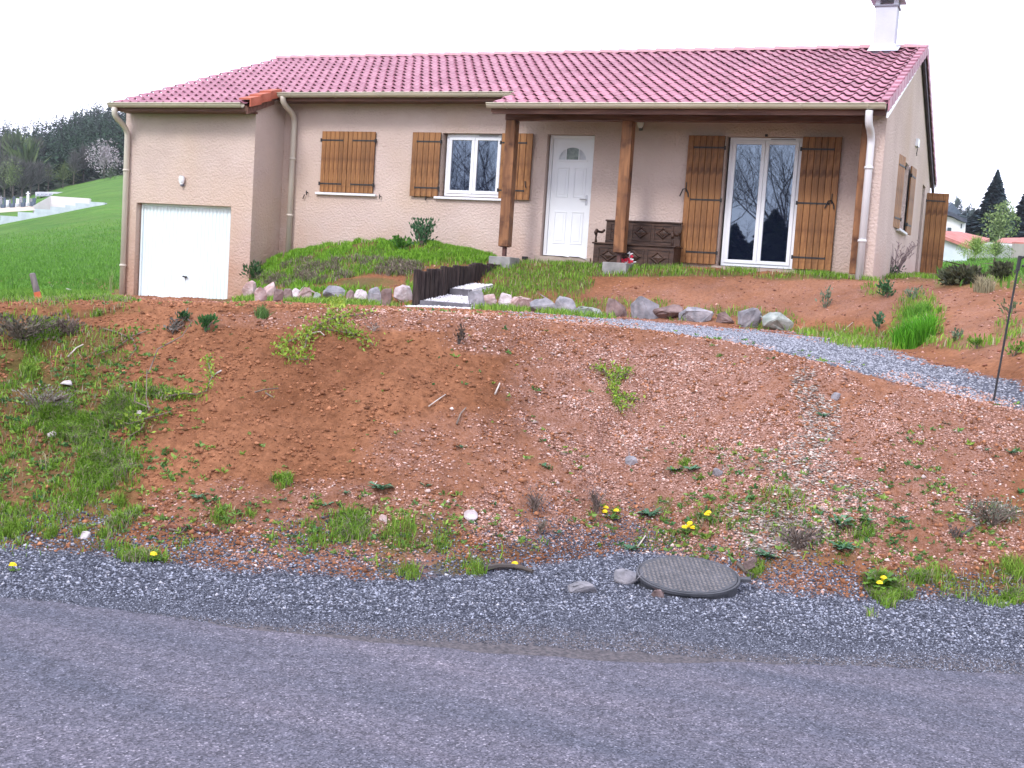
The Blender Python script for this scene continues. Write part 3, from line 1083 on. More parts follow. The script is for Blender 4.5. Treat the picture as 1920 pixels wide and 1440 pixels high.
# boards
bb = MB()
for x0, x1, ya, yb, t0, t1, in ((14.905, 14.93, -1.40, RIDGE_Y, .12, .20),):
    bb.add([(x, y, ZR(y) - t) for x in (x0, x1) for y in (ya, yb) for t in (t0, t1)],
           [(0, 2, 3, 1), (4, 5, 7, 6), (0, 4, 6, 2), (1, 3, 7, 5), (0, 1, 5, 4), (2, 6, 7, 3)])
bb.build('bargeboard', WHITE, roof)
bb = MB()
bb.add([(x, y, ZR(y) - t) for x in (14.90, 14.95) for y in (RIDGE_Y, 8.6) for t in (.04, .26)],
       [(0, 2, 3, 1), (4, 5, 7, 6), (0, 4, 6, 2), (1, 3, 7, 5), (0, 1, 5, 4), (2, 6, 7, 3)])
bb.build('bargeboard', PURPLE, roof)
bb = MB()
bb.add([(x, y, ZR(y) - t) for x in (3.40, 3.44) for y in (-1.36, EY - .08) for t in (.07, .2)],
       [(0, 2, 3, 1), (4, 5, 7, 6), (0, 4, 6, 2), (1, 3, 7, 5), (0, 1, 5, 4), (2, 6, 7, 3)])
bb.build('bargeboard', BEAMWOOD, roof)


def fascia(x0, x1, y, ztop, h, m=BEAMWOOD):
    MB().box(x0, x1, y, y + .025, ztop - h, ztop).build('fascia', m, roof)


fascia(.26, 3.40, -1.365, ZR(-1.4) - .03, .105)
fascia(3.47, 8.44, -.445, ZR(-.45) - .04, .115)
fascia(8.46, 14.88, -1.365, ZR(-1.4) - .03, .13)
# rafter tails / purlin band under the eaves
MB().box(3.45, 8.5, -.40, -.02, 2.68, 2.72).build('soffit', BEAMWOOD, roof)
MB().box(.28, 3.38, -1.33, GY - .02, 2.33, 2.37).build('soffit', BEAMWOOD, roof)


def gutter(x0, x1, yw, ztop):
    g = MB()
    n = 9
    for x in (x0, x1):
        for k in range(n):
            a = math.pi + math.pi * k / (n - 1)
            g.v.append((x, yw - .07 + math.cos(a) * .072, ztop + math.sin(a) * .078))
        for k in range(n):
            a = math.pi + math.pi * k / (n - 1)
            g.v.append((x, yw - .07 + math.cos(a) * .064, ztop + math.sin(a) * .070))
    for k in range(n - 1):
        g.f.append((k, k + 1, k + 1 + 2 * n, k + 2 * n))
        g.f.append((k + n, k + 3 * n, k + 1 + 3 * n, k + 1 + n))
    g.f.append((0, 2 * n, 3 * n, n))
    g.f.append((n - 1, 2 * n - 1, 4 * n - 1, 3 * n - 1))
    g.f.append(tuple(range(n)))
    g.f.append(tuple(range(3 * n - 1, 2 * n - 1, -1)))
    # front bead
    g.tube([(x0, yw - .143, ztop), (x1, yw - .143, ztop)], .011, 6)
    go = g.build('gutter', CREAM, house, smooth=True)
    x = x0 + .35
    while x < x1 - .1:
        b = MB()
        for k in range(8):
            a, a2 = math.pi + math.pi * k / 8, math.pi + math.pi * (k + 1) / 8
            b.add([(xx, yw - .07 + math.cos(q_) * .078, ztop + math.sin(q_) * .084) for xx in (x, x + .022) for q_ in (a, a2)], [(0, 1, 3, 2)])
        x += .98
        b.build('bracket', CREAM, go)
    return go


gutter(.20, 3.37, -1.375, ZR(-1.4) - .005)
gutter(3.46, 8.50, -.455, ZR(-.45) - .02)
gutter(8.40, 14.89, -1.375, ZR(-1.4) - .005)


def downpipe(top, path, r, m=PIPE, collars=()):
    o = MB().tube([top] + path, r, 12).build('downpipe', m, house, smooth=True)
    for p in collars:
        MB().tube([(p[0], p[1], p[2] - .02), (p[0], p[1], p[2] + .02)], r + .012, 12).build('collar', m, o, smooth=True)
    return o


def bez(p0, p1, p2, n=6):
    p0, p1, p2 = map(Vector, (p0, p1, p2))
    return [p0 * (1 - t) ** 2 + p1 * 2 * t * (1 - t) + p2 * t * t for t in [i / n for i in range(n + 1)]]


downpipe((.33, -1.44, 2.38), bez((.33, -1.44, 2.3), (.33, -1.44, 2.2), (.31, -1.25, 2.13), 4) + bez((.31, -1.2, 2.10), (.30, -1.02, 2.0), (.30, -1.02, 1.88), 4) + [(.30, -1.02, -1.4)],
         .055, collars=((.30, -1.02, 1.2), (.30, -1.02, -.7)))
downpipe((3.62, -.52, 2.74), bez((3.62, -.52, 2.70), (3.62, -.52, 2.6), (3.62, -.3, 2.52), 4) + bez((3.62, -.25, 2.5), (3.60, -.075, 2.42), (3.60, -.075, 2.3), 4) + [(3.60, -.075, -.25)],
         .055, collars=((3.60, -.075, 1.6), (3.60, -.075, .5)))
downpipe((14.66, -1.445, 2.36), bez((14.66, -1.445, 2.3), (14.66, -1.445, 2.15), (14.68, -1.30, 2.1), 4) + bez((14.68, -1.25, 2.07), (14.69, -1.16, 2.0), (14.69, -1.16, 1.9), 4) + [(14.69, -1.16, -.25)],
         .056, m=mat('white_plastic_pipe', (.66, .64, .66), (.72, .70, .72), ns=2, rough=.35, spec=.4), collars=((14.69, -1.16, 1.55), (14.69, -1.16, .45)))

# porch frame
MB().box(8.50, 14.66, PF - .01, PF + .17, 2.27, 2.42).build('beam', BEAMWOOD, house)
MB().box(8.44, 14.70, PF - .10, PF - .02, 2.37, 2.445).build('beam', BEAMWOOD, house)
for x0, zb in ((8.508, .09), (10.627, .09), (14.50, -.05)):
    p = MB().box(x0, x0 + .183, PF, PF + .183, zb, 2.268).build('post', POSTWOOD, house, bevel=.006)
    if zb > 0:
        MB().box(x0 + .06, x0 + .123, PF + .06, PF + .12, -.08, zb - .001).box(x0 + .02, x0 + .16, PF + .02, PF + .16, zb - .012, zb - .002).build('post_foot', RUST, p)
MB().box(8.45, 8.86, -1.12, -.70, -.42, -.095).build('plinth', CONC, house, bevel=.01)
MB().box(10.53, 10.95, -1.10, -.68, -.42, -.085).build('plinth', CONC, house, bevel=.01)
MB().box(8.86, 9.93, -.06, 0.16, -.34, -.015).build('threshold', CONCBEIGE, house)
MB().box(12.12, 13.52, -.05, 0.16, -.34, -.02).build('threshold', CONCBEIGE, house)
for u_, v_ in ((985, 484), (1009, 484)):
    p = on_y(u_, v_, -.005)
    MB().box(p[0] - .05, p[0] + .05, -.05, -.001, p[2] - .03, p[2] + .03).build('vent', IRON, house)

# windows
def window(x0, x1, z0, z1, y, nleaf=2, fw=.05, name='window', parent=house, vent=True):
    w = MB()
    w.box(x0, x1, y, y + .07, z0, z0 + fw)
    w.box(x0, x1, y, y + .07, z1 - fw, z1)
    w.box(x0, x0 + fw, y + .0005, y + .0695, z0 + fw, z1 - fw)
    w.box(x1 - fw, x1, y + .0005, y + .0695, z0 + fw, z1 - fw)
    wo = w.build(name, WHITE, parent, bevel=.004)
    ww = (x1 - x0 - 2 * fw) / nleaf
    lw = .062
    for k in range(nleaf):
        a, b = x0 + fw + k * ww + .002, x0 + fw + (k + 1) * ww - .002
        s = MB()
        yy = y - .018
        s.box(a, b, yy, yy + .06, z0 + fw + .002, z0 + fw + lw)
        s.box(a, b, yy, yy + .06, z1 - fw - lw, z1 - fw - .002)
        s.box(a, a + lw, yy + .001, yy + .059, z0 + fw + lw, z1 - fw - lw)
        s.box(b - lw, b, yy + .001, yy + .059, z0 + fw + lw, z1 - fw - lw)
        s.build('sash', WHITE, wo, bevel=.004)
        MB().add([(a + lw, yy + .03, z0 + fw + lw), (b - lw, yy + .03, z0 + fw + lw), (b - lw, yy + .03, z1 - fw - lw), (a + lw, yy + .03, z1 - fw - lw)], [(0, 1, 2, 3)]).build('pane', GLASS, wo)
    if vent:
        MB().box((x0 + x1) / 2 + .08, x1 - .12, y - .012, y - .001, z1 - .035, z1 - .018).build('air_vent', mat('grey_vent', (.3, .3, .32)), wo)
    return wo


window(6.89, 8.055, 1.0, 2.145, .10)
fwn = window(12.24, 13.45, -.01, 2.145, .09)
# gable window: built flat, then turned into the gable plane
gw = window(0, 1.2, 0, 1.2, .0)
gw.rotation_euler = (0, 0, math.pi / 2)
gw.location = (XR - .10, 1.755, .845)


def sill(x0, x1, z, parent=house, y0=-.07):
    return MB().box(x0, x1, y0, .10, z - .045, z).build('window_sill', WHITE2, parent, bevel=.006)


sill(4.15, 5.50, .975)
sill(6.76, 8.15, .975)
gs = MB().box(0, 1.34, -.08, .1, -.045, 0).build('window_sill', WHITE2, house, bevel=.006)
gs.rotation_euler = (0, 0, math.pi / 2)
gs.location = (XR, 1.68, .84)

# shutters: planks, strap hinges and latch as sub-parts
_plank = {}


def shutter(x0, x1, z0, z1, y, hinge='l', planks=6, hinges=2, latch=None, loc=None, rz=0, label=None, ybias=0):
    """hinge side l or r; hinges on the front face"""
    e = bpy.data.objects.new('shutter', None)
    COL.objects.link(e)
    e.parent = house
    e.location = loc or (0, 0, 0)
    e.rotation_euler = (0, 0, rz)
    if label:
        e['label'] = label
    n = planks
    pw = (x1 - x0) / n
    key = (round(pw, 4), round(z1 - z0, 3))
    if key not in _plank:
        g = .003
        mb = MB().box(g, pw - g, 0, .028, 0, z1 - z0)
        me = mb.mesh('plank', WOOD)
        bm = bmesh.new()
        bm.from_mesh(me)
        bmesh.ops.bevel(bm, geom=[ed for ed in bm.edges if abs(ed.verts[0].co.z - ed.verts[1].co.z) > .1], offset=.005, segments=1, affect='EDGES')
        bm.to_mesh(me)
        bm.free()
        _plank[key] = me
    for k in range(n):
        o = place('plank', _plank[key], e, (x0 + k * pw, y - .03, z0))
    MB().box(x0 + .002, x1 - .002, y - .004, y + .002, z0 + .004, z1 - .004).build('back_board', IRON, e)
    zs = [z0 + .16 * 1.0, z1 - .17] if hinges == 2 else [z0 + .19, z0 + (z1 - z0) * .50, z1 - .20]
    for z in zs:
        h = MB()
        ln = (x1 - x0) * .80
        if hinge == 'l':
            h.box(x0 - .012, x0 + ln, y - .037, y - .0305, z - .014, z + .014)
            h.box(x0 - .022, x0 + .004, y - .045, y - .0, z - .032, z + .032)
            h.add([(x0 + ln, y - .037, z - .014), (x0 + ln + .02, y - .037, z - .026), (x0 + ln + .02, y - .037, z + .026), (x0 + ln, y - .037, z + .014)], [(0, 1, 2, 3)])
        else:
            h.box(x1 - ln, x1 + .012, y - .037, y - .0305, z - .014, z + .014)
            h.box(x1 - .004, x1 + .022, y - .045, y - .0, z - .032, z + .032)
            h.add([(x1 - ln, y - .037, z - .014), (x1 - ln - .02, y - .037, z - .026), (x1 - ln - .02, y - .037, z + .026), (x1 - ln, y - .037, z + .014)], [(3, 2, 1, 0)])
        h.build('hinge', IRON, e)
    if latch:
        lx, lz = latch
        l_ = MB().tube([(lx - .10, y - .05, lz - .10), (lx - .05, y - .06, lz + .02), (lx, y - .05, lz + .03), (lx + .04, y - .05, lz - .04), (lx + .05, y - .05, lz - .11)], .012, 6)
        l_.tube([(lx, y - .04, lz - .02), (lx, y - .04, lz + .14)], .009, 6)
        l_.build('latch', IRON, e)
    return e


shutter(4.24, 4.83, .985, 2.15, -.02, 'l')
shutter(4.836, 5.43, .985, 2.15, -.02, 'r')
shutter(6.24, 6.835, .965, 2.15, -.035, 'r', planks=5)
shutter(8.075, 8.69, .965, 2.15, -.035, 'l', planks=5)
MB().tube([(8.60, -.085, 1.30), (8.61, -.09, 1.22), (8.63, -.085, 1.18)], .01, 6).build('shutter_catch', IRON, house)
shutter(11.555, 12.185, .0, 2.15, -.04, 'r', planks=6, hinges=3, latch=(11.585, 1.22))
shutter(13.47, 14.10, .0, 2.15, -.04, 'l', planks=6, hinges=3, latch=(14.02, 1.10))
# gable shutters: near one swung right back, far one standing ajar
shutter(-.62, 0, 0, 1.22, 0, 'r', planks=5, loc=(XR + .03, 1.72, .83), rz=math.radians(84), label='wooden gable window shutter swung back towards the porch')
shutter(0, .62, 0, 1.22, 0, 'l', planks=5, loc=(XR + .03, 2.98, .83), rz=math.radians(87), label='wooden gable window shutter standing ajar at the far side')
shutter(0, .46, 0, 1.98, 0, 'l', planks=4, hinges=2, loc=(XR + .005, 7.5, .0), rz=math.radians(8), label='wooden shutter standing straight out from the gable wall')
# shutter stops
for u_, v_ in ((576, 361), (713, 368), (799, 371), (1203, 205)):
    if v_ < 300:
        continue
    p = on_y(u_, v_, -.03)
    MB().tube([(p[0], 0, p[2]), (p[0], -.05, p[2])], .009, 6).tube([(p[0], -.05, p[2] - .05), (p[0] - .004, -.055, p[2] + .035)], .011, 6).build('shutter_stop', IRON, house)
MB().tube([(on_y(576, 361, 0)[0] - .03, -.04, .92), (on_y(576, 361, 0)[0] - .07, -.04, .83)], .009, 6).build('shutter_stop', IRON, house)
p = on_y(1437, 254, -.02)
MB().box(p[0] - .02, p[0] + .02, -.035, -.001, p[2] - .02, p[2] + .02).build('shutter_stop', IRON, house)

# front door
dr = MB()
y0 = .10
x0, x1 = 8.965, 9.835
dr.box(x0, x0 + .06, y0, y0 + .08, 0, 2.145)
dr.box(x1 - .045, x1, y0, y0 + .08, 0, 2.145)
dr.box(x0 + .06, x1 - .045, y0 + .0005, y0 + .0795, 2.085, 2.145)
dr.box(x0 + .06, x1 - .045, y0 + .0005, y0 + .0795, 0, .02)
door = dr.build('front_door', WHITE, house, bevel=.003)
a, b = x0 + .064, x1 - .049
cxd, rzd, zf = (a + b) / 2, .27, 1.72
leaf = MB()
yl = y0 + .02
N_ = 12
arc = [(cxd + math.cos(math.pi * k / N_) * rzd, zf + math.sin(math.pi * k / N_) * rzd * .82) for k in range(N_ + 1)]   # right to left
leaf.add([(a, yl, .022), (b, yl, .022), (b, yl, zf), (arc[0][0], yl, zf), (arc[-1][0], yl, zf), (a, yl, zf)], [(0, 1, 2, 3, 4, 5)])
top = [(b, yl, zf), (b, yl, 2.083), (a, yl, 2.083), (a, yl, zf)]
for k in range(N_):
    t0, t1 = k / N_, (k + 1) / N_
    leaf.add([(arc[k][0], yl, arc[k][1]), (b + (a - b) * t0, yl, 2.083), (b + (a - b) * t1, yl, 2.083), (arc[k + 1][0], yl, arc[k + 1][1])], [(0, 1, 2, 3)])
leaf.add([(arc[0][0], yl, zf), (b, yl, zf), (b, yl, 2.083)], [(0, 1, 2)])
leaf.add([(arc[-1][0], yl, zf), (a, yl, 2.083), (a, yl, zf)], [(0, 1, 2)])
leaf.build('door_leaf', WHITE, door)
fl = MB()
for k in range(N_):
    p, r_ = arc[k], arc[k + 1]
    m_ = lambda q, s: (cxd + (q[0] - cxd) * s, zf + (q[1] - zf) * s)
    o1, o2, i1, i2 = m_(p, 1.08), m_(r_, 1.08), m_(p, .96), m_(r_, .96)
    fl.add([(o1[0], yl - .012, o1[1]), (o2[0], yl - .012, o2[1]), (i2[0], yl - .012, i2[1]), (i1[0], yl - .012, i1[1])], [(0, 1, 2, 3)])
fl.box(cxd - rzd * 1.08, cxd + rzd * 1.08, yl - .012, yl + .001, zf - .03, zf)
for xx in (cxd - .13, cxd + .115):
    fl.box(xx, xx + .015, yl - .011, yl + .001, zf, zf + .19)
fl.build('fanlight_frame', WHITE, door)
FG = mat('frosted_fanlight', (.50, .54, .60), (.66, .68, .72), ns=12, rough=.3)
FD = mat('dark_fanlight_glass', (.06, .09, .07), (.14, .18, .15), ns=20, rough=.15, spec=.6)
sd = MB()
mid = MB()
for k in range(N_):
    mb_ = mid if 4 <= k <= 7 else sd
    mb_.add([(cxd, yl + .012, zf), (arc[k][0], yl + .012, arc[k][1]), (arc[k + 1][0], yl + .012, arc[k + 1][1])], [(0, 1, 2)])
sd.build('fanlight_pane', FG, door)
MB().box(cxd - .115, cxd + .115, yl + .006, yl + .010, zf + .001, zf + .205).build('fanlight_pane', FD, door)
for (pa, pb, za, zb_) in ((a + .10, cxd - .05, 1.05, 1.58), (cxd + .05, b - .10, 1.05, 1.58), (a + .10, cxd - .05, .22, .80), (cxd + .05, b - .10, .22, .80)):
    pm = MB()
    for (q0, q1, q2, q3) in ((pa, pb, za, za + .018), (pa, pb, zb_ - .018, zb_)):
        pm.box(q0, q1, yl - .009, yl + .001, q2, q3)
    pm.box(pa, pa + .018, yl - .009, yl + .001, za + .018, zb_ - .018)
    pm.box(pb - .018, pb, yl - .009, yl + .001, za + .018, zb_ - .018)
    pm.box(pa + .05, pb - .05, yl - .006, yl + .001, za + .05, zb_ - .05)
    pm.build('door_panel', WHITE, door, bevel=.003)
MB().tube([(b - .06, yl, 1.02), (b - .06, yl - .05, 1.02), (b - .17, yl - .05, 1.02)], .009, 6).box(b - .08, b - .04, yl - .006, yl + .001, .92, 1.10).build('handle', mat('satin_metal', (.5, .5, .52), rough=.3, metal=.8), door)

# garage door: up and over steel leaf with vertical ribs
gd = MB()
gx0, gx1 = .60, 2.84
yg = GY + .15
nr = 26
rw = (gx1 - gx0) / nr
gd.add([(gx0, yg, -1.6), (gx1, yg, -1.6), (gx1, yg, .56), (gx0, yg, .56)], [(0, 1, 2, 3)])
for k in range(nr):
    xa = gx0 + k * rw + rw * .14
    xb = gx0 + (k + 1) * rw - rw * .14
    gd.prism([(xa, yg - .001, -1.58), (xa + .012, yg - .014, -1.58), (xb - .012, yg - .014, -1.58), (xb, yg - .001, -1.58)], (0, 0, 2.10))
gd.box(gx0 - .04, gx0, yg - .03, yg + .02, -1.6, .575).box(gx1, gx1 + .004, yg - .03, yg + .02, -1.6, .575).box(gx0, gx1, yg - .03, yg + .02, .53, .574)
gdo = gd.build('garage_door', GARAGEW, house)
ph = on_y(348, 519, yg - .03)
MB().tube([(ph[0] - .05, yg - .05, ph[2] + .005), (ph[0] + .05, yg - .05, ph[2] - .005)], .016, 8).tube([(ph[0], yg - .01, ph[2]), (ph[0], yg - .05, ph[2])], .014, 8).tube([(ph[0] + .01, yg - .045, ph[2] - .01), (ph[0] + .02, yg - .045, ph[2] - .07)], .006, 6).build('handle', IRON, gdo)

# chimney
chx, chy = 14.24, 3.1
zc = ZR(chy)
ch = MB().prism([(chx - .19, chy - .19, zc - .1), (chx + .19, chy - .19, zc - .1), (chx + .19, chy + .19, zc - .1), (chx - .19, chy + .19, zc - .1)], (0, 0, .87)).build('chimney', CHIMW, roof)
tag(ch)
MB().add([(chx - .27, chy - .27, ZR(chy - .27) + .06), (chx + .27, chy - .27, ZR(chy - .27) + .06), (chx + .20, chy - .19, zc + .11), (chx - .20, chy - .19, zc + .11),
          (chx + .27, chy + .2, ZR(chy + .2) + .06), (chx + .20, chy + .2, zc + .16), (chx - .27, chy + .2, ZR(chy + .2) + .06), (chx - .20, chy + .2, zc + .16)],
         [(0, 1, 2, 3), (1, 4, 5, 2), (6, 0, 3, 7)]).build('chimney_flashing', CHIMW, roof)
MB().box(chx - .215, chx + .215, chy - .215, chy + .215, zc + .771, zc + .80).build('chimney_band', mat('grey_lead', (.22, .22, .27), rough=.5), roof)
cc = MB()
for sx in (-1, 1):
    for sy in (-1, 1):
        cc.box(chx + sx * .16 - .04, chx + sx * .16 + .04, chy + sy * .16 - .04, chy + sy * .16 + .04, zc + .801, zc + .90)
cc.build('chimney_stub', CHIMW, roof)
cp = MB()
cp.add([(chx - .30, chy - .30, zc + .901), (chx + .30, chy - .30, zc + .901), (chx + .30, chy + .30, zc + .901), (chx - .30, chy + .30, zc + .901),
        (chx - .2, chy - .2, zc + 1.10), (chx + .2, chy - .2, zc + 1.10), (chx + .2, chy + .2, zc + 1.10), (chx - .2, chy + .2, zc + 1.10)],
       [(3, 2, 1, 0), (4, 5, 6, 7), (0, 1, 5, 4), (1, 2, 6, 5), (2, 3, 7, 6), (3, 0, 4, 7)])
cp.build('chimney_cap', CHIMW, roof)

# wall lamps
def wall_lamp(loc, rz, label):
    r_ = root('wall_lamp', loc, label, 'wall lamp', 'white wall lamps on the house', rz)
    g = MB()
    for k in range(7):
        t = k / 6
        rr = .062 * math.sqrt(max(0, 1 - (2 * t - .85) ** 2 * .62))
        z = .085 - t * .17
        for j in range(10):
            a_ = 2 * math.pi * j / 10
            g.v.append((math.cos(a_) * rr, -.055 + math.sin(a_) * rr * .8, z))
    for k in range(6):
        for j in range(10):
            g.f.append((k * 10 + j, k * 10 + (j + 1) % 10, (k + 1) * 10 + (j + 1) % 10, (k + 1) * 10 + j))
    g.f += [tuple(range(10)), tuple(range(69, 59, -1))]
    g.build('lamp_shade', WHITE, r_, smooth=True)
    MB().box(-.03, .03, -.03, -.001, -.115, -.06).tube([(0, -.05, -.085), (0, -.05, -.125)], .025, 8).build('lamp_base', mat('grey_plastic', (.15, .15, .18)), r_)
    return r_


wall_lamp(tuple(on_y(344, 338, GY)), 0, 'small white wall lamp above the garage door')
wall_lamp(tuple(on_y(1203, 232, 0)), 0, 'small wall lamp in the shade under the porch roof')
wl_ = root('junction_box', (XR, 3.96, 2.59), 'white box with a loose wire on the gable wall', 'junction box')
MB().box(0.001, .05, -.16, .16, -.07, .07).build('box', WHITE, wl_)
MB().tube([(.03, -.12, -.07), (.05, -.2, -.14), (.04, -.18, -.22), (.05, -.24, -.26)], .008, 5).build('wire', IRON, wl_)

# ================================================================== BENCH
bx0, bx1 = 10.18, 11.60
BZ = -.16
bench = root('wooden_chest_bench', ((bx0 + bx1) / 2, -.35, BZ), 'dark carved wooden settle with diamond panels against the porch wall', 'bench')


def L_(m):
    """shift a world-space MB into the bench's frame"""
    m.v = [(x - (bx0 + bx1) / 2, y + .35, z - BZ) for x, y, z in m.v]
    return m


yb_f, yb_b = -.60, -.16
L_(MB().box(bx0, bx1, yb_f, yb_b, BZ, BZ + .385)).build('seat_chest', DARKWOOD, bench)
L_(MB().box(bx0 - .03, bx1 + .03, yb_f - .03, yb_b, BZ + .386, BZ + .415)).build('seat', DARKWOOD, bench, bevel=.006)
L_(MB().box(bx0 + .05, bx1 - .03, yb_b - .001, yb_b + .04, BZ + .416, BZ + .80)).build('backrest', DARKWOOD, bench)
L_(MB().box(bx0 + .03, bx1 - .01, yb_b - .02, yb_b + .05, BZ + .801, BZ + .83)).build('top_rail', DARKWOOD, bench, bevel=.006)
L_(MB().box(bx0 + .05, bx1 - .03, yb_b - .015, yb_b - .002, BZ + .416, BZ + .47)).build('bottom_rail', DARKWOOD, bench)


def carved(xa, xb, za, zb_, y, nm='carved_panel'):
    m_ = MB()
    cx_, cz_ = (xa + xb) / 2, (za + zb_) / 2
    fr = .022
    m_.box(xa, xb, y - .014, y - .001, zb_ - fr, zb_).box(xa, xb, y - .014, y - .001, za, za + fr)
    m_.box(xa, xa + fr, y - .014, y - .001, za + fr, zb_ - fr).box(xb - fr, xb, y - .014, y - .001, za + fr, zb_ - fr)
    hx, hz_ = (xb - xa) / 2 - fr - .012, (zb_ - za) / 2 - fr - .01
    di = [(cx_ + hx, cz_), (cx_, cz_ + hz_), (cx_ - hx, cz_), (cx_, cz_ - hz_)]
    vs = [(p[0], y - .001, p[1]) for p in di] + [(cx_ + (p[0] - cx_) * .75, y - .022, cz_ + (p[1] - cz_) * .75) for p in di] + \
         [(cx_ + (p[0] - cx_) * .55, y - .006, cz_ + (p[1] - cz_) * .55) for p in di] + [(cx_, y - .026, cz_)]
    fs = []
    for i in range(4):
        j = (i + 1) % 4
        fs += [(i, j, 4 + j, 4 + i), (4 + i, 4 + j, 8 + j, 8 + i), (8 + i, 8 + j, 12)]
    m_.add(vs, fs)
    L_(m_).build(nm, DARKWOOD, bench)


w3 = (bx1 - bx0 - .16 - .1) / 3
for k in range(3):
    xa = bx0 + .08 + k * (w3 + .05)
    carved(xa, xa + w3, BZ + .05, BZ + .345, yb_f)
    xa2 = bx0 + .12 + k * ((bx1 - bx0 - .26) / 3 + .01)
    carved(xa2, xa2 + (bx1 - bx0 - .26) / 3 - .04, BZ + .49, BZ + .775, yb_b - .001)
for xx in (bx0 + .02, bx1 - .045):
    am = MB().tube([(xx, yb_b - .01, BZ + .64), (xx, yb_b - .12, BZ + .60), (xx, yb_f + .12, BZ + .60), (xx, yb_f + .04, BZ + .62), (xx, yb_f - .01, BZ + .58), (xx, yb_f + .01, BZ + .54)],
                   [.022, .02, .022, .028, .03, .02], 8)
    am.tube([(xx, yb_f + .03, BZ + .416), (xx, yb_f + .02, BZ + .48), (xx, yb_f + .04, BZ + .60)], [.026, .018, .022], 8)
    L_(am).build('armrest', DARKWOOD, bench, smooth=True)

# plastic bag on the plinth
bagp = (10.80, -.56, -.12)
bag = root('plastic_bag', bagp, 'white plastic bag with red print at the foot of the porch post', 'bag')
bm_ = MB()
nv = 14
lv = [(0, .10), (.03, .145), (.09, .15), (.15, .12), (.20, .10), (.26, .13), (.32, .07)]
for z, r_ in lv:
    for k in range(nv):
        a_ = 2 * math.pi * k / nv
        rr = r_ * (1 + .22 * math.sin(3 * a_ + z * 30) + random.uniform(-.08, .08))
        bm_.v.append((math.cos(a_) * rr + z * .35, math.sin(a_) * rr * .6, z + random.uniform(-.008, .008)))
for i in range(len(lv) - 1):
    for k in range(nv):
        bm_.f.append((i * nv + k, i * nv + (k + 1) % nv, (i + 1) * nv + (k + 1) % nv, (i + 1) * nv + k))
bm_.build('bag_body', BAGW, bag)
bag.scale = (.8, .8, .8)
rp_ = MB()
for (x_, z_, s_) in ((-.08, .06, .05), (-.02, .11, .045), (.06, .06, .05), (.04, .14, .04), (.11, .10, .035), (-.10, .12, .03), (.10, .20, .04)):
    rp_.prism([(x_ + s_ * math.cos(t) * random.uniform(.6, 1.3), -.112 + abs(x_) * .2, z_ + s_ * math.sin(t) * random.uniform(.6, 1.3)) for t in [i * 1.05 for i in range(6)]], (0, .03, 0))
rp_.build('print', RED, bag)
# folded paper litter on the doorstep
for (u_, v_, w_, lb) in ((1052, 484, .13, 'flat white doormat strip lying on the doorstep'), (1083, 487, .16, 'crumpled white and pink paper on the doorstep edge')):
    p = on_y(u_, v_, -.10)
    r_ = root('paper', (p[0], -.04, -.013), lb, 'paper')
    MB().add([(-w_, -.03, .002), (0, -.05, .012), (w_, -.04, -.002 if w_ < .15 else -.03), (w_ * .9, .03, .012), (0, .04, .02), (-w_, .03, .004)], [(0, 1, 4, 5), (1, 2, 3, 4)]).build('sheet', BAGW, r_)
#@@PART2@@

# ================================================================== STEPS, PALISADE, STONES
steps = root('garden_steps', (SX0 + .5, SY0, -.98), 'two low garden steps with dark risers and white chippings beside the log edging', 'steps')
for k, (ys, zt) in enumerate(STEPS[:2]):
    yn = STEPS[k + 1][0]
    zo = -.98
    xr_ = (.34, -.12, -.02)[k]
    MB().box(-.49, xr_, ys - SY0, ys - SY0 + .06, zt - zo - .22, zt - zo).build('riser', SLATE, steps, bevel=.006)
    ya_, yb_ = ys - SY0 + .061, yn - SY0 - .001
    za_, zb_ = zt - zo - .02, zt - zo + .07
    t_ = MB().add([(-.49, ya_, za_ - .2), (xr_, ya_, za_ - .2), (xr_, yb_, za_ - .2), (-.49, yb_, za_ - .2), (-.49, ya_, za_), (xr_, ya_, za_), (xr_, yb_, zb_), (-.49, yb_, zb_)],
                  [(0, 3, 2, 1), (4, 5, 6, 7), (0, 1, 5, 4), (1, 2, 6, 5), (2, 3, 7, 6), (3, 0, 4, 7)])
    tr = t_.build('tread', WHITEROCK, steps)
Pst, cst = [], []
for k, (ys, zt) in enumerate(STEPS[:2]):
    n = 900
    tt = rng.random(n)
    Pst.append(np.stack([SX0 + .02 + rng.random(n) * (.80, .34, .44)[k], ys + .08 + tt * (STEPS[k + 1][0] - ys - .1), zt - .01 + tt * .09 + rng.random(n) * .012], -1))
n = 1300
q = np.stack([SX0 - .1 + rng.random(n) * 1.15, SY0 - .35 * rng.random(n) ** 1.3, np.zeros(n)], -1)
q[:, 2] = [down(a, b) for a, b in q[:, :2]]
Pst.append(q)
Pst = np.concatenate(Pst)
o = stones_mesh('white_gravel', Pst, .012 + .014 * rng.random(len(Pst)), lerpcol((.55, .53, .56), (.82, .8, .82), rng.random(len(Pst))), label=None)

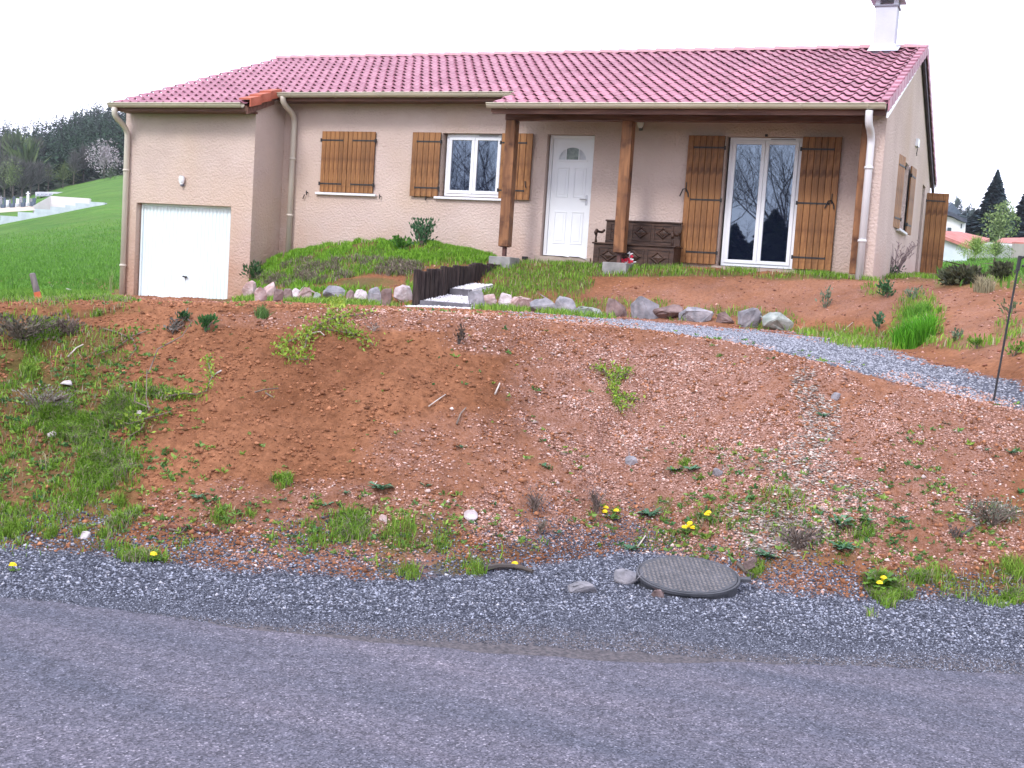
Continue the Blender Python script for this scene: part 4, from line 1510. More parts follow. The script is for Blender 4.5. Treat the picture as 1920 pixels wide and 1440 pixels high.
ed_ = root('log_palisade', (SX0 - .05, SY0, -1.0), 'weathered dark log palisade holding the grass mound beside the garden steps', 'edging')
nlog = 21
for k in range(nlog):
    t = k / (nlog - 1)
    y = SY0 + .0 + t * 2.9
    x = SX0 - .06 + random.uniform(-.008, .008)
    g0 = -.98 + (y - SY0) * .19
    top = (-.43 if k < 6 else -.36 if k < 13 else -.33) + .10 * t + random.uniform(-.025, .025)
    r_ = .072 + random.uniform(-.008, .006)
    n = 9
    m_ = MB()
    for z_, f_ in ((g0 - .15, 1), (top - .015, 1), (top, .82)):
        for j in range(n):
            a_ = 2 * math.pi * j / n
            m_.v.append((x - (SX0 - .05) + math.cos(a_) * r_ * f_ * .8, y - SY0 + math.sin(a_) * r_ * f_, z_ + 1.0))
    for i in range(2):
        for j in range(n):
            m_.f.append((i * n + j, i * n + (j + 1) % n, (i + 1) * n + (j + 1) % n, (i + 1) * n + j))
    m_.f.append(tuple(range(2 * n, 3 * n)))
    m_.build('log', LOG, ed_)


def rock(seed, sx, sy, sz, n=16):
    r = random.Random(seed)
    bm = bmesh.new()
    for i in range(n):
        v = Vector((r.gauss(0, 1), r.gauss(0, 1), r.gauss(0, 1))).normalized()
        v = Vector((max(-.78, min(.78, v.x)), max(-.78, min(.78, v.y)), max(-.72, min(.8, v.z)))) * r.uniform(.85, 1.15)
        bm.verts.new((v.x * sx / 1.5, v.y * sy / 1.5, v.z * sz / 1.5))
    res_ = bmesh.ops.convex_hull(bm, input=bm.verts[:])
    bmesh.ops.delete(bm, geom=list({e for e in res_['geom_interior'] + res_['geom_unused'] if isinstance(e, bmesh.types.BMVert)}), context='VERTS')
    bmesh.ops.bevel(bm, geom=bm.edges[:], offset=min(sx, sz) * .05, segments=1, affect='EDGES')
    for v in bm.verts:
        v.co += Vector((r.uniform(-1, 1), r.uniform(-1, 1), r.uniform(-1, 1))) * sx * .03
    me = bpy.data.meshes.new('stone')
    bm.to_mesh(me)
    bm.free()
    return me


def stone(i, u0, u1, v0, v1, m, label, cat='stone', grp='stones edging the garden mound', sink=.18, name='edging_stone'):
    p, nrm = hit((u0 + u1) / 2, v1 - 2)
    D = (np.array(p) - CAM) @ FH
    w_, h_ = (u1 - u0) / F * D, (v1 - v0) / F * D
    me = rock(100 + i, w_ * 1.08, max(w_ * .7, h_ * .6), h_ * (1.12 + sink))
    me.materials.append(m)
    o = place(name, me, None, (p.x, p.y, p.z + h_ * (.5 - sink * .5)))
    o.rotation_euler = (random.uniform(-.15, .15), random.uniform(-.2, .2), RZ + random.uniform(-.3, .3))
    tag(o, label, cat, grp)
    return o


SG, SP, SW, SB, SN = GREYSTONE, PINKSTONE, WHITESTONE, BROWNSTONE, GREENSTONE
ST_ = [
    (455, 479, 532, 560, SP, 'tall leaning pinkish stone, first of the row by the garage corner'),
    (478, 498, 543, 567, SP, 'small rounded pink stone low between two tall leaning stones'),
    (496, 517, 532, 560, SP, 'pointed tan stone, second tall one from the garage corner'),
    (513, 531, 545, 568, SB, 'dark brown stone left of its twin in the mound edging'),
    (530, 547, 544, 568, SB, 'dark brown stone touching a whitish stone on its right'),
    (546, 561, 544, 566, SW, 'small whitish stone between the brown stones and the long pink one'),
    (557, 586, 542, 566, SP, 'broad whitish pink stone with a notched top in the left row'),
    (587, 601, 553, 568, SN, 'tiny greenish stone beside the broad notched pink stone'),
    (610, 649, 540, 562, SG, 'wide flat grey pink stone behind the trailing green shrub'),
    (648, 666, 549, 571, SB, 'brownish stone between the wide flat stone and a white one'),
    (664, 688, 548, 565, SW, 'white stone set slightly up the grass in the left row'),
    (691, 713, 545, 573, SG, 'blue grey angular stone in the row left of the steps'),
    (716, 736, 547, 575, SB, 'brown pink pointed stone between blue grey and white stones'),
    (740, 772, 540, 566, SW, 'bright white pink angular stone left of the log palisade'),
    (774, 786, 551, 573, SB, 'narrow brown stone against the first palisade log'),
    (880, 906, 543, 580, SG, 'tall blue grey stone standing right of the garden steps'),
    (907, 936, 555, 580, SP, 'pink stone next to the tall blue grey stone by the steps'),
    (933, 959, 555, 579, SW, 'slanting whitish stone, third to the right of the steps'),
    (957, 993, 561, 582, SP, 'low grey pink stone with grass in front, right of the steps'),
    (997, 1036, 562, 588, SG, 'blue grey slab shaped stone right of a low pink stone'),
    (1036, 1082, 562, 591, SG, 'large grey stone with a flat sloping top in the right row'),
    (1083, 1129, 571, 595, SN, 'pale greenish white stone with two humps'),
    (1138, 1172, 561, 593, SB, 'squarish upright grey block standing alone in the row'),
    (1180, 1229, 560, 598, SG, 'largest dark grey stone with a peaked top'),
    (1229, 1277, 575, 598, SB, 'long low brownish stone touching the largest grey stone'),
    (1278, 1331, 581, 604, SG, 'long dark grey stone lying right of the brownish one'),
    (1343, 1373, 587, 607, SB, 'small brown stone standing apart before the last pair'),
    (1383, 1423, 582, 616, SG, 'grey brown pointed stone, second from the right end of the row'),
    (1427, 1481, 592, 620, SN, 'big greenish grey boulder at the right end of the row'),
]
for i, (a, b, c, d, m, lb) in enumerate(ST_):
    stone(i, a, b, c, d, m, lb)
for i, (a, b, c, d, m, lb) in enumerate([
        (870, 893, 960, 977, SW, 'whitish stone lying alone on the lower bank'),
        (1172, 1192, 858, 874, SG, 'round grey stone on the pink rubble of the bank'),
        (1335, 1355, 880, 893, SG, 'small blue grey stone right of a leafy weed on the rubble'),
        (152, 170, 998, 1010, SW, 'white round pebble at the foot of the left bank'),
        (112, 134, 717, 727, SW, 'pair of white stones lying in the left bank grass'),
        (90, 106, 812, 823, SW, 'white fragment half way down the grassy left bank'),
        (257, 268, 772, 783, SW, 'white fragment beside the sprouting yellow green shrub'),
        (1222, 1250, 1108, 1122, SB, 'brown stone lying against the front of the manhole'),
        (1232, 1246, 1108, 1117, SP, 'tan pebble on top of the manhole ring edge'),
        (1070, 1120, 1095, 1112, SG, 'flat dark lump of asphalt left of the manhole'),
        (1152, 1190, 1072, 1096, SG, 'rough grey concrete chunk against the left side of the manhole'),
        (1560, 1575, 735, 750, SG, 'grey stone above a small weed high on the rubble'),
        (712, 726, 968, 978, SP, 'pink stone in the grass low on the bank'),
        (1395, 1425, 1050, 1075, SB, 'dark clod behind the right side of the manhole'),
        (122, 134, 544, 554, SW, 'white scrap near the grassy lip right of the stake')]):
    stone(60 + i, a, b, c, d, m, lb, 'stone', 'loose stones on the bank', .3, 'loose_stone')

# ================================================================== LOOSE STUFF ON THE GROUND
nzc = cell(nz2)
secc = cell(SEC)
# roadside gravel
edge_ = secc + .22 * (cell(nz) - .5) + .08 * (nzc - .5)
dg = np.clip((2.16 - edge_) / .16, 0, 1) ** 1.3 * (secc < 2.25) * (0.12 + 0.88 * np.clip((edge_ - .93) / .16, 0, 1)) * (secc > 1.0)
P, k = scatter(dg, 125000)
big_ = rng.random(len(P)) * np.clip((edge_.ravel()[k] - .95) / .42, .3, 1)
sz = .0026 + .0062 * big_ ** 3 + .0022 * rng.random(len(P))
t = rng.random(len(P)) ** 2.6
stones_mesh('gravel', P, sz * 1.2, lerpcol((.045, .050, .070), (.36, .38, .46), t, .2), flat=.55)
P, k = scatter(dg * (secc > 1.35), 900)
stones_mesh('gravel', P, .008 + .007 * rng.random(len(P)), lerpcol((.16, .16, .20), (.48, .48, .53), rng.random(len(P))), flat=.5)
# drive gravel
dg = cell(GRAV) * (secc > 2.9)
P, k = scatter(dg, 26000)
t = rng.random(len(P))
stones_mesh('gravel', P, .009 + .010 * rng.random(len(P)), lerpcol((.10, .105, .13), (.36, .37, .42), t, .15), flat=.45)
# pink rubble on the bank
dr_ = cell(RUB) * (secc > 1.98) * (secc < 3.3) * (0.10 + np.clip(nzc - .38, 0, 1) * 2.6 + np.clip(fbm(cell(X), cell(Y), .45, 3, 71) - .45, 0, 1) * 3)
P, k = scatter(dr_, 52000)
t = rng.random(len(P)) ** 1.3
stones_mesh('rubble', P, .005 + .006 * rng.random(len(P)) + .007 * rng.random(len(P)) ** 6, lerpcol((.24, .11, .07), (.64, .42, .36), t, .2), flat=.5)
P, k = scatter(dr_, 1800)
stones_mesh('rubble', P, .008 + .009 * rng.random(len(P)), lerpcol((.46, .32, .28), (.64, .53, .50), rng.random(len(P)), .15), flat=.5)
P, k = scatter(dr_, 260)
stones_mesh('rubble', P, .014 + .016 * rng.random(len(P)) ** 2, lerpcol((.30, .18, .15), (.56, .46, .43), rng.random(len(P)), .2), flat=.55, sink=.45)
# soil clods everywhere on the slopes
ds = (secc > 1.9) * (secc < 3.5) * (1 - cell(GRAV)) * (0.15 + np.clip(nzc - .35, 0, 1) * 2)
P, k = scatter(ds * (cell(cl) > .5), 5200)
stones_mesh('soil_clods', P, .010 + .012 * rng.random(len(P)) ** 2, lerpcol((.17, .065, .03), (.34, .15, .078), rng.random(len(P)), .1), flat=.7, sink=.4)
P, k = scatter(ds, 46000)
t = rng.random(len(P))
stones_mesh('soil_crumbs', P, .004 + .006 * rng.random(len(P)) + .018 * rng.random(len(P)) ** 12, lerpcol((.14, .055, .026), (.38, .17, .088), t, .2), flat=.6)
ds = (secc > 3.5) * (secc < 5.2) * (0.3 + np.clip(nzc - .35, 0, 1) * 2) * (1 - .8 * cell(GRASS))
P, k = scatter(ds, 14000)
t = rng.random(len(P)) ** 1.5
stones_mesh('soil_crumbs', P, .010 + .012 * rng.random(len(P)) + .02 * rng.random(len(P)) ** 10, lerpcol((.19, .07, .04), (.48, .27, .22), t, .2), flat=.55)
# dead leaf litter right of the manhole
lit = blobs(cell(PU), cell(PV), [(1470, 990, 100, 45, 1), (1450, 1020, 70, 25, 1), (1540, 960, 60, 20, .5), (1850, 960, 60, 25, .5), (1400, 960, 60, 20, .4), (1500, 880, 70, 70, .5), (1535, 790, 40, 50, .55), (1505, 725, 26, 36, .5), (1590, 930, 60, 40, .4), (1400, 860, 60, 30, .25)])
P, k = scatter(lit * (secc > 1.9) * (secc < 3.1), 4600)
stones_mesh('leaf_litter', P, .010 + .013 * rng.random(len(P)), lerpcol((.14, .10, .085), (.60, .54, .49), rng.random(len(P)), .2), flat=.22)

# grass
GRc = cell(GRASS)


def gcol(n, dry=.12):
    t = rng.random(n)
    c = lerpcol((.085, .19, .02), (.28, .47, .055), t, .14)
    d_ = rng.random(n) < dry
    c[d_] = lerpcol((.22, .20, .10), (.42, .38, .24), rng.random(d_.sum()), .1)
    return c


pat = np.clip((fbm(cell(X), cell(Y), 0.26, 4, 77) - .50) * 10, 0.02, 1) * np.clip((fbm(cell(X), cell(Y), 0.6, 3, 78) - .33) * 5, 0.15, 1)
dn = (secc > 1.3) * (secc < 3.4) * GRc ** 1.6 * pat
P, k = scatter(dn, 68000)
left_ = (cell(PU).ravel()[k] < 300)
hh = .022 + .055 * rng.random(len(P)) ** 1.5 * (0.4 + 1.2 * nzc.ravel()[k])
blades_mesh('grass', P, hh, gcol(len(P), .16), width=.0055, lean=1.0)
# dry straw among it
P, k = scatter(dn * (cell(nz2) > .5), 9000)
blades_mesh('dry_grass', P, .03 + .05 * rng.random(len(P)), lerpcol((.20, .17, .13), (.42, .37, .30), rng.random(len(P)), .15), width=.004, lean=1.3)
mound = blobs(cell(PU), cell(PV), GR_TERR[:3] + [GR_TERR[7]] + [(860, 480, 70, 18, 1), (470, 545, 30, 12, 1), (770, 535, 14, 22, .9), (640, 548, 150, 8, .7)])
sm = blobs(cell(PU), cell(PV), [(560, 500, 40, 12, 1), (620, 508, 60, 14, 1), (670, 497, 60, 12, 1), (740, 503, 50, 14, 1), (590, 522, 40, 14, 1), (500, 525, 30, 12, .8), (520, 530, 30, 10, .7)])
P, k = scatter(mound * (1 - .85 * sm) * np.clip(fbm(cell(X), cell(Y), .5, 3, 61) * 3.6 - .8, .25, 1) * (secc > 3.6) * (secc < 5.04) * np.where(cell(nz) > .42, 1, .25), 46000)
blades_mesh('grass', P, .05 + .05 * rng.random(len(P)) + .16 * np.clip(nzc.ravel()[k] - .3, 0, 1) * rng.random(len(P)), lerpcol((.09, .22, .02), (.28, .52, .05), rng.random(len(P)), .15), width=.013, lean=.45)
terr2 = GRc * (secc > 3.4) * (secc < 5.04) * (cell(PU) > 790)
P, k = scatter(terr2, 30000)
blades_mesh('grass', P, .04 + .08 * rng.random(len(P)), gcol(len(P), .12), width=.011, lean=.6)
sb_ = blobs(cell(PU), cell(PV), [(u_, 566, 26, 9, 1) for u_ in range(462, 780, 34)] + [(910, 578, 30, 8, 1), (960, 581, 40, 7, 1), (1060, 590, 60, 8, .9), (1110, 592, 50, 8, 1), (1190, 590, 40, 7, .6),
            (1300, 598, 60, 6, .5), (1370, 598, 40, 8, .8), (1430, 612, 50, 8, .7), (1490, 612, 40, 10, .6)])
P, k = scatter(sb_ * (secc > 3.6) * (secc < 4.5) * np.clip((fbm(cell(X), cell(Y), .35, 3, 67) - .45) * 8, 0.04, 1), 7500)
blades_mesh('grass', P, .03 + .11 * rng.random(len(P)) ** 1.5, lerpcol((.07, .17, .02), (.27, .44, .06), rng.random(len(P)), .15), width=.011, lean=.8)
# straw mats hanging on the mound's eroded edge
sm = blobs(cell(PU), cell(PV), [(560, 500, 40, 12, 1), (620, 510, 60, 14, 1), (670, 497, 60, 12, 1), (740, 505, 50, 14, 1), (590, 522, 40, 14, 1), (500, 525, 30, 12, .8), (520, 530, 30, 10, .7)])
P, k = scatter(sm * np.clip((fbm(cell(X), cell(Y), .28, 3, 66) - .44) * 9, .02, 1) * (secc > 3.8) * (secc < 5.0), 7500)
blades_mesh('dry_grass', P, .05 + .11 * rng.random(len(P)), lerpcol((.14, .105, .085), (.40, .34, .27), rng.random(len(P)), .15), width=.011, lean=1.5)
P, k = scatter(sm * (secc > 3.8) * (secc < 5.0), 2500)
blades_mesh('grass', P, .05 + .09 * rng.random(len(P)), gcol(len(P)), width=.012, lean=.8)
# left field edge: longer grass close by, then coarse tufts out to the middle distance
fe = np.clip(cell(FAR), 0, 1) * (secc > 2.95) * (secc < 6.7) * (cell(PU) < 232)
P, k = scatter(fe * (secc < 4.3), 26000)
blades_mesh('grass', P, .05 + .08 * rng.random(len(P)), lerpcol((.07, .17, .022), (.20, .38, .05), rng.random(len(P)), .15), width=.010, lean=.6)
P, k = scatter(fe * (secc > 4.3) * np.clip((6.6 - secc) / 1.4, 0, 1), 34000)
blades_mesh('grass', P, .08 + .10 * rng.random(len(P)), lerpcol((.07, .18, .025), (.15, .33, .045), rng.random(len(P)), .1), width=.026, lean=.6)
fr = cell(FAR) * (secc > 4.9) * (secc < 6.6) * (cell(PU) > 1752)
P, k = scatter(fr, 16000)
blades_mesh('grass', P, .10 + .14 * rng.random(len(P)), lerpcol((.06, .16, .02), (.16, .34, .05), rng.random(len(P)), .1), width=.03, lean=.6)


# ================================================================== PLANTS (one by one)
def leaf_arr(C, N, size, cols, long=1.6):
    """leaf quads: C centres (n,3), N direction (n,3)"""
    n = len(C)
    d = N / (np.linalg.norm(N, axis=1, keepdims=True) + 1e-6)
    r = rng.normal(size=(n, 3))
    s_ = np.cross(d, r)
    s_ /= np.linalg.norm(s_, axis=1, keepdims=True) + 1e-6
    size = np.asarray(size)[:, None]
    a = C
    b = C + d * size * long * .5 + s_ * size * .38
    c = C + d * size * long
    e = C + d * size * long * .5 - s_ * size * .38
    V = np.stack([a, b, c, e], 1).reshape(-1, 3)
    Fc = (np.array([[0, 1, 2, 3]])[None] + (np.arange(n) * 4)[:, None, None]).reshape(-1, 4)
    return V, Fc, np.repeat(cols, 4, axis=0)


G1, G2 = (.055, .14, .02), (.20, .36, .045)
YG1, YG2 = (.12, .22, .02), (.34, .46, .06)
DG1, DG2 = (.02, .07, .03), (.07, .17, .08)
BG1, BG2 = (.04, .13, .06), (.13, .27, .15)
DRY1, DRY2 = (.13, .10, .09), (.34, .28, .24)


def shrub(name, u, v, wpx, hpx, label, cat, c1, c2, n=260, leaf=.02, stems=6, grp=None, dense=1.0, stemm=TWIG, upright=.6):
    p, nrm = hit(u, v)
    D = (np.array(p) - CAM) @ FH
    rw_, rh_ = wpx / 2 / F * D, hpx / F * D
    r_ = root(name, p, label, cat, grp)
    m_ = MB()
    tips = []
    for i in range(stems):
        a_ = random.uniform(0, 6.28)
        q_ = random.uniform(.3, 1)
        e_ = Vector((math.cos(a_) * rw_ * q_, math.sin(a_) * rw_ * q_, rh_ * random.uniform(.55, .95)))
        mid_ = e_ * .5 + Vector((0, 0, rh_ * .12))
        m_.tube([(0, 0, -.01), mid_, e_], [.004 + rh_ * .012, .003 + rh_ * .008, .002], 5)
        tips += [mid_, e_, (mid_ + e_) / 2, mid_ * .6]
    m_.build('stem', stemm, r_)
    tips = np.array([tuple(t_) for t_ in tips])
    C = tips[rng.integers(0, len(tips), n)] + rng.normal(size=(n, 3)) * np.array([rw_, rw_, rh_]) * .20
    C[:, 2] = np.clip(C[:, 2], 0, rh_ * 1.05)
    N = C * np.array([1, 1, .6]) + rng.normal(size=(n, 3)) * .4 * rw_ + np.array([0, 0, upright * rh_])
    V, Fc, cc_ = leaf_arr(C, N, leaf * (.6 + .8 * rng.random(n)), lerpcol(c1, c2, rng.random(n), .15))
    place('leaves', np_mesh('leaves', V, Fc, LEAF, cc_), r_)
    return r_


def rosette(name, u, v, wpx, label, cat='weed', c1=BG1, c2=BG2, n=14, grp='leafy weeds rooted in the bank', flowers=0, rise=.35, hpx=None):
    p, nrm = hit(u, v)
    D = (np.array(p) - CAM) @ FH
    L = wpx / 2 / F * D
    r_ = root(name, p, label, cat, grp)
    V, Fc, cc_ = [], [], []
    cols = lerpcol(c1, c2, rng.random(n), .15)
    for i in range(n):
        a_ = 6.283 * i / n * 1.618 * 2 + random.uniform(-.3, .3)
        l_ = L * random.uniform(.6, 1.1)
        up = rise * random.uniform(.5, 1.6)
        w_ = l_ * .17
        dx, dy = math.cos(a_), math.sin(a_)
        sx_, sy_ = -dy, dx
        b = len(V)
        V += [(0, 0, 0), (dx * l_ * .35 + sx_ * w_ * .7, dy * l_ * .35 + sy_ * w_ * .7, l_ * up * .5), (dx * l_ * .35 - sx_ * w_ * .7, dy * l_ * .35 - sy_ * w_ * .7, l_ * up * .5),
              (dx * l_ * .75 + sx_ * w_, dy * l_ * .75 + sy_ * w_, l_ * up * .8), (dx * l_ * .75 - sx_ * w_, dy * l_ * .75 - sy_ * w_, l_ * up * .8), (dx * l_, dy * l_, l_ * up * .7)]
        Fc += [(b, b + 1, b + 2, b + 2), (b + 1, b + 3, b + 4, b + 2), (b + 3, b + 5, b + 4, b + 4)]
        cc_ += [cols[i]] * 6
    tri = []
    for f_ in Fc:
        tri.append((f_[0], f_[1], f_[2]))
        if f_[3] != f_[2]:
            tri.append((f_[0], f_[2], f_[3]))
    me = np_mesh('leaves', np.array(V), np.array(tri), LEAF, np.array(cc_))
    place('leaves', me, r_)
    for i in range(flowers):
        a_ = random.uniform(0, 6.28)
        rr = L * random.uniform(.2, .8)
        h_ = L * random.uniform(.5, .9) if hpx is None else hpx / F * D * random.uniform(.7, 1)
        fx, fy = math.cos(a_) * rr, math.sin(a_) * rr
        fm = MB()
        n_ = 10
        R_f = .018
        for ring, (q_, z_) in enumerate(((1.0, .0), (.75, .010), (.3, .014))):
            for j in range(n_):
                b_ = 6.283 * j / n_ + ring * .3
                s_ = q_ * (1.15 if j % 2 else .9)
                fm.v.append((fx + math.cos(b_) * R_f * s_, fy + math.sin(b_) * R_f * s_, h_ + z_))
        for ring in range(2):
            for j in range(n_):
                fm.f.append((ring * n_ + j, ring * n_ + (j + 1) % n_, (ring + 1) * n_ + (j + 1) % n_, (ring + 1) * n_ + j))
        fm.f.append(tuple(range(2 * n_, 3 * n_)))
        fo = fm.build('flower', YELLOW, r_)
        fo.rotation_euler = (random.uniform(-.1, .25), random.uniform(-.15, .15), 0)
        MB().tube([(fx * .2, fy * .2, 0), (fx, fy, h_)], .0022, 4).build('flower_stalk', mat('stalk', (.12, .2, .06)) if 'stalk' not in bpy.data.materials else bpy.data.materials['stalk'], r_)
    return r_


def tuft(name, u, v, wpx, hpx, label, cat='grass tuft', c1=G1, c2=G2, n=260, grp='grass tufts on the banks', width=None, lean=.5):
    p, nrm = hit(u, v)
    D = (np.array(p) - CAM) @ FH
    rw_, rh_ = wpx / 2 / F * D, hpx / F * D
    P = np.zeros((n, 3))
    a_ = rng.random(n) * 6.283
    q_ = np.sqrt(rng.random(n)) * rw_ * .75
    P[:, 0], P[:, 1] = np.cos(a_) * q_, np.sin(a_) * q_
    for i in range(0, n):
        P[i, 2] = (-(nrm.x * P[i, 0] + nrm.y * P[i, 1]) / max(nrm.z, .4))
    me = blades_mesh(name, P, rh_ * (.45 + .65 * rng.random(n)), lerpcol(c1, c2, rng.random(n), .15), width=width or max(.0035, D * .00062), lean=lean, tgt=False)
    o = place(name, me, None, p)
    return tag(o, label, cat, grp)


def trailing(name, paths, label, cat, c1, c2, leaf=.02, per=26, spread=.035, grp=None, stem=.006, lift=.03):
    """branches lying on the bank: paths are pixel polylines"""
    p0, _ = hit(*paths[0][0])
    r_ = root(name, p0, label, cat, grp)
    C = []
    N = []
    m_ = MB()
    for path in paths:
        pts = []
        for i, (u, v) in enumerate(path):
            p, nn = hit(u, v)
            pts.append(np.array(p) + np.array(nn) * lift * (0.4 + random.random()) - np.array(p0))
        m_.tube([tuple(x) for x in pts], [stem * (1 - .6 * i / len(pts)) for i in range(len(pts))], 5)
        for a, b in zip(pts, pts[1:]):
            L = np.linalg.norm(b - a)
            n = max(3, int(L / .1 * per * .5))
            t_ = rng.random((n, 1))
            c = a * (1 - t_) + b * t_ + rng.normal(size=(n, 3)) * spread
            C.append(c)
            N.append(rng.normal(size=(n, 3)) + np.array([0, 0, .7]))
    m_.build('branch', TWIG, r_)
    C = np.concatenate(C)
    N = np.concatenate(N)
    n = len(C)
    V, Fc, cc_ = leaf_arr(C, N, leaf * (.5 + .9 * rng.random(n)), lerpcol(c1, c2, rng.random(n), .15))
    place('leaves', np_mesh('leaves', V, Fc, LEAF, cc_), r_)
    return r_


# small broad leaved seedlings nobody could count
wd = (secc > 2.0) * (secc < 3.2) * (.025 + 1.2 * blobs(cell(PU), cell(PV), [(150, 850, 260, 190, .9), (600, 990, 420, 60, 1), (1350, 990, 500, 70, 1), (1750, 960, 200, 100, 1), (1250, 870, 300, 50, .25), (1800, 850, 130, 60, .5)])) * np.clip(cell(nz) * 3 - .9, 0.03, 1.3)
P, k = scatter(wd, 2300)
sz_ = (.008 + .017 * rng.random(len(P)) ** 2)
nl = 9
C = np.repeat(P, nl, axis=0) + rng.normal(size=(len(P) * nl, 3)) * np.repeat(sz_, nl)[:, None] * np.array([.45, .45, .15]) + np.array([0, 0, .004])
N = rng.normal(size=(len(P) * nl, 3)) * np.array([1, 1, .25]) + np.array([0, 0, .55])
hue = np.repeat(rng.random(len(P)), nl)
cw = np.array([.05, .15, .05])[None] * (1 - hue[:, None]) + np.array([.24, .36, .06])[None] * hue[:, None]
cw *= (.6 + .8 * rng.random((len(C), 1)))
V, Fc, cc_ = leaf_arr(C, N, np.repeat(sz_, nl) * (.6 + .7 * rng.random(len(C))), cw)
tag(place('seedlings', np_mesh('seedlings', V, Fc, LEAF, cc_)), kind='stuff')
# shrubs at the house
shrub('leafy_shrub', 790, 461, 44, 44, 'small dark green leafy shrub on top of the grass mound against the wall', 'shrub', DG1, (.10, .22, .10), 520, .042, 10)
shrub('leafy_shrub', 478, 527, 40, 30, 'low dark weed at the foot of the garage corner on the mound', 'shrub', DG1, (.08, .16, .05), 160, .05, 5)
shrub('leafy_shrub', 755, 470, 34, 22, 'broad leaved green weed left of the dark shrub on the mound', 'shrub', (.05, .15, .02), (.12, .30, .05), 300, .04, 7)
tw = root('bare_twiggy_weed', hit(1674, 520)[0], 'tall bare twiggy weed with dark leafy foot in front of the gable wall', 'weed')
m_ = MB()
for i in range(26):
    a_ = random.uniform(-.5, .9)
    h_ = random.uniform(.35, .62)
    e_ = Vector((a_ * .42, random.uniform(-.15, .2), h_))
    m_.tube([(a_ * .05, 0, 0), e_ * .5 + Vector((0, 0, .06)), e_], [.006, .004, .002], 4)
    for j in range(5):
        t_ = random.uniform(.4, 1)
        q_ = e_ * t_
        m_.tube([q_, q_ + Vector((random.uniform(-.05, .05), random.uniform(-.05, .05), .05))], [.003, .006], 4)
m_.build('stem', mat('grey_pink_twig', (.20, .14, .15), (.34, .26, .26), ns=10), tw)
n = 130
C = rng.normal(size=(n, 3)) * np.array([.09, .07, .06]) + np.array([-.02, 0, .09])
V, Fc, cc_ = leaf_arr(C, rng.normal(size=(n, 3)) + np.array([0, 0, .5]), .035 * np.ones(n), lerpcol(DG1, (.07, .15, .06), rng.random(n)))
place('leaves', np_mesh('leaves', V, Fc, LEAF, cc_), tw)

# big grass tufts on the right terrace
tuft('grass_tuft', 1712, 648, 96, 62, 'largest bright green grass tuft at the edge of the drive', n=1300, c1=(.05, .19, .012), c2=(.17, .50, .035), width=.009)
tuft('grass_tuft', 1718, 596, 66, 34, 'green grass tuft overhanging just above the largest tuft', n=500, c1=(.06, .18, .02), c2=(.20, .42, .05), width=.009)
tuft('dry_tuft', 1722, 618, 60, 26, 'dead brown straw mat between the two green tufts', c1=DRY1, c2=DRY2, n=300, lean=1.3, width=.009)
tuft('dry_tuft', 1845, 545, 50, 32, 'straw coloured dry tuft on the crest of the right terrace', c1=(.22, .19, .12), c2=(.42, .38, .24), n=260, width=.010)
shrub('dark_weed', 1665, 558, 34, 26, 'dark green rounded weed below the gable corner', 'weed', DG1, (.08, .19, .07), 170, .035, 5, 'weeds on the right terrace')
shrub('dark_weed', 1712, 562, 40, 20, 'pale green weed right of the dark rounded one', 'weed', (.08, .13, .07), (.22, .28, .18), 110, .03, 5, 'weeds on the right terrace')
shrub('dark_weed', 1548, 578, 30, 36, 'grey green weed halfway up the bare terrace', 'weed', (.07, .11, .06), (.20, .25, .17), 90, .03, 4, 'weeds on the right terrace')
shrub('dark_weed', 1648, 616, 34, 24, 'small dark green weed left of the large grass tufts', 'weed', BG1, BG2, 90, .03, 4, 'weeds on the right terrace')
shrub('dark_weed', 1788, 640, 30, 20, 'grey green weed right of the largest grass tuft', 'weed', (.07, .12, .07), (.2, .27, .17), 70, .025, 4, 'weeds on the right terrace')
shrub('dark_weed', 1832, 654, 36, 20, 'bright green low weed beside the drive near the iron rod', 'weed', G1, G2, 80, .025, 4, 'weeds on the right terrace')
shrub('dark_weed', 1900, 668, 46, 22, 'green weed at the right edge of the terrace foot', 'weed', G1, G2, 110, .025, 4, 'weeds on the right terrace')
shrub('dark_weed', 1895, 590, 40, 22, 'dull green weed high on the terrace right of the iron rod', 'weed', (.06, .1, .05), (.16, .22, .1), 80, .025, 4, 'weeds on the right terrace')
# dark soil lumps beyond the terrace
stone(90, 1790, 1836, 503, 532, mat('dark_clod', (.05, .032, .03), (.13, .085, .08), ns=8, rough=1, bump=.8, bs=16), 'dark earth heap on the grass left of a rounder heap beyond the terrace', 'earth heap', 'earth heaps beyond the terrace', .2, 'earth_heap')
stone(93, 1863, 1892, 496, 526, bpy.data.materials['dark_clod'], 'rounded dark earth heap on the grass near the iron rod', 'earth heap', 'earth heaps beyond the terrace', .2, 'earth_heap')

for u_, v_, w_, h_, lb in ((1812, 533, 56, 26, 'dark tangled weeds over the left earth heap beyond the terrace'), (1878, 527, 44, 26, 'dark tangled weeds over the right earth heap beyond the terrace'),
                       (1785, 535, 40, 22, 'dark green weeds between the gable shutter and the earth heap')):
    shrub('dark_weed', u_, v_, w_, h_, lb, 'weed', (.03, .035, .022), (.12, .13, .07), 420, .05, 12, 'weeds over the earth heaps', stemm=BARK)
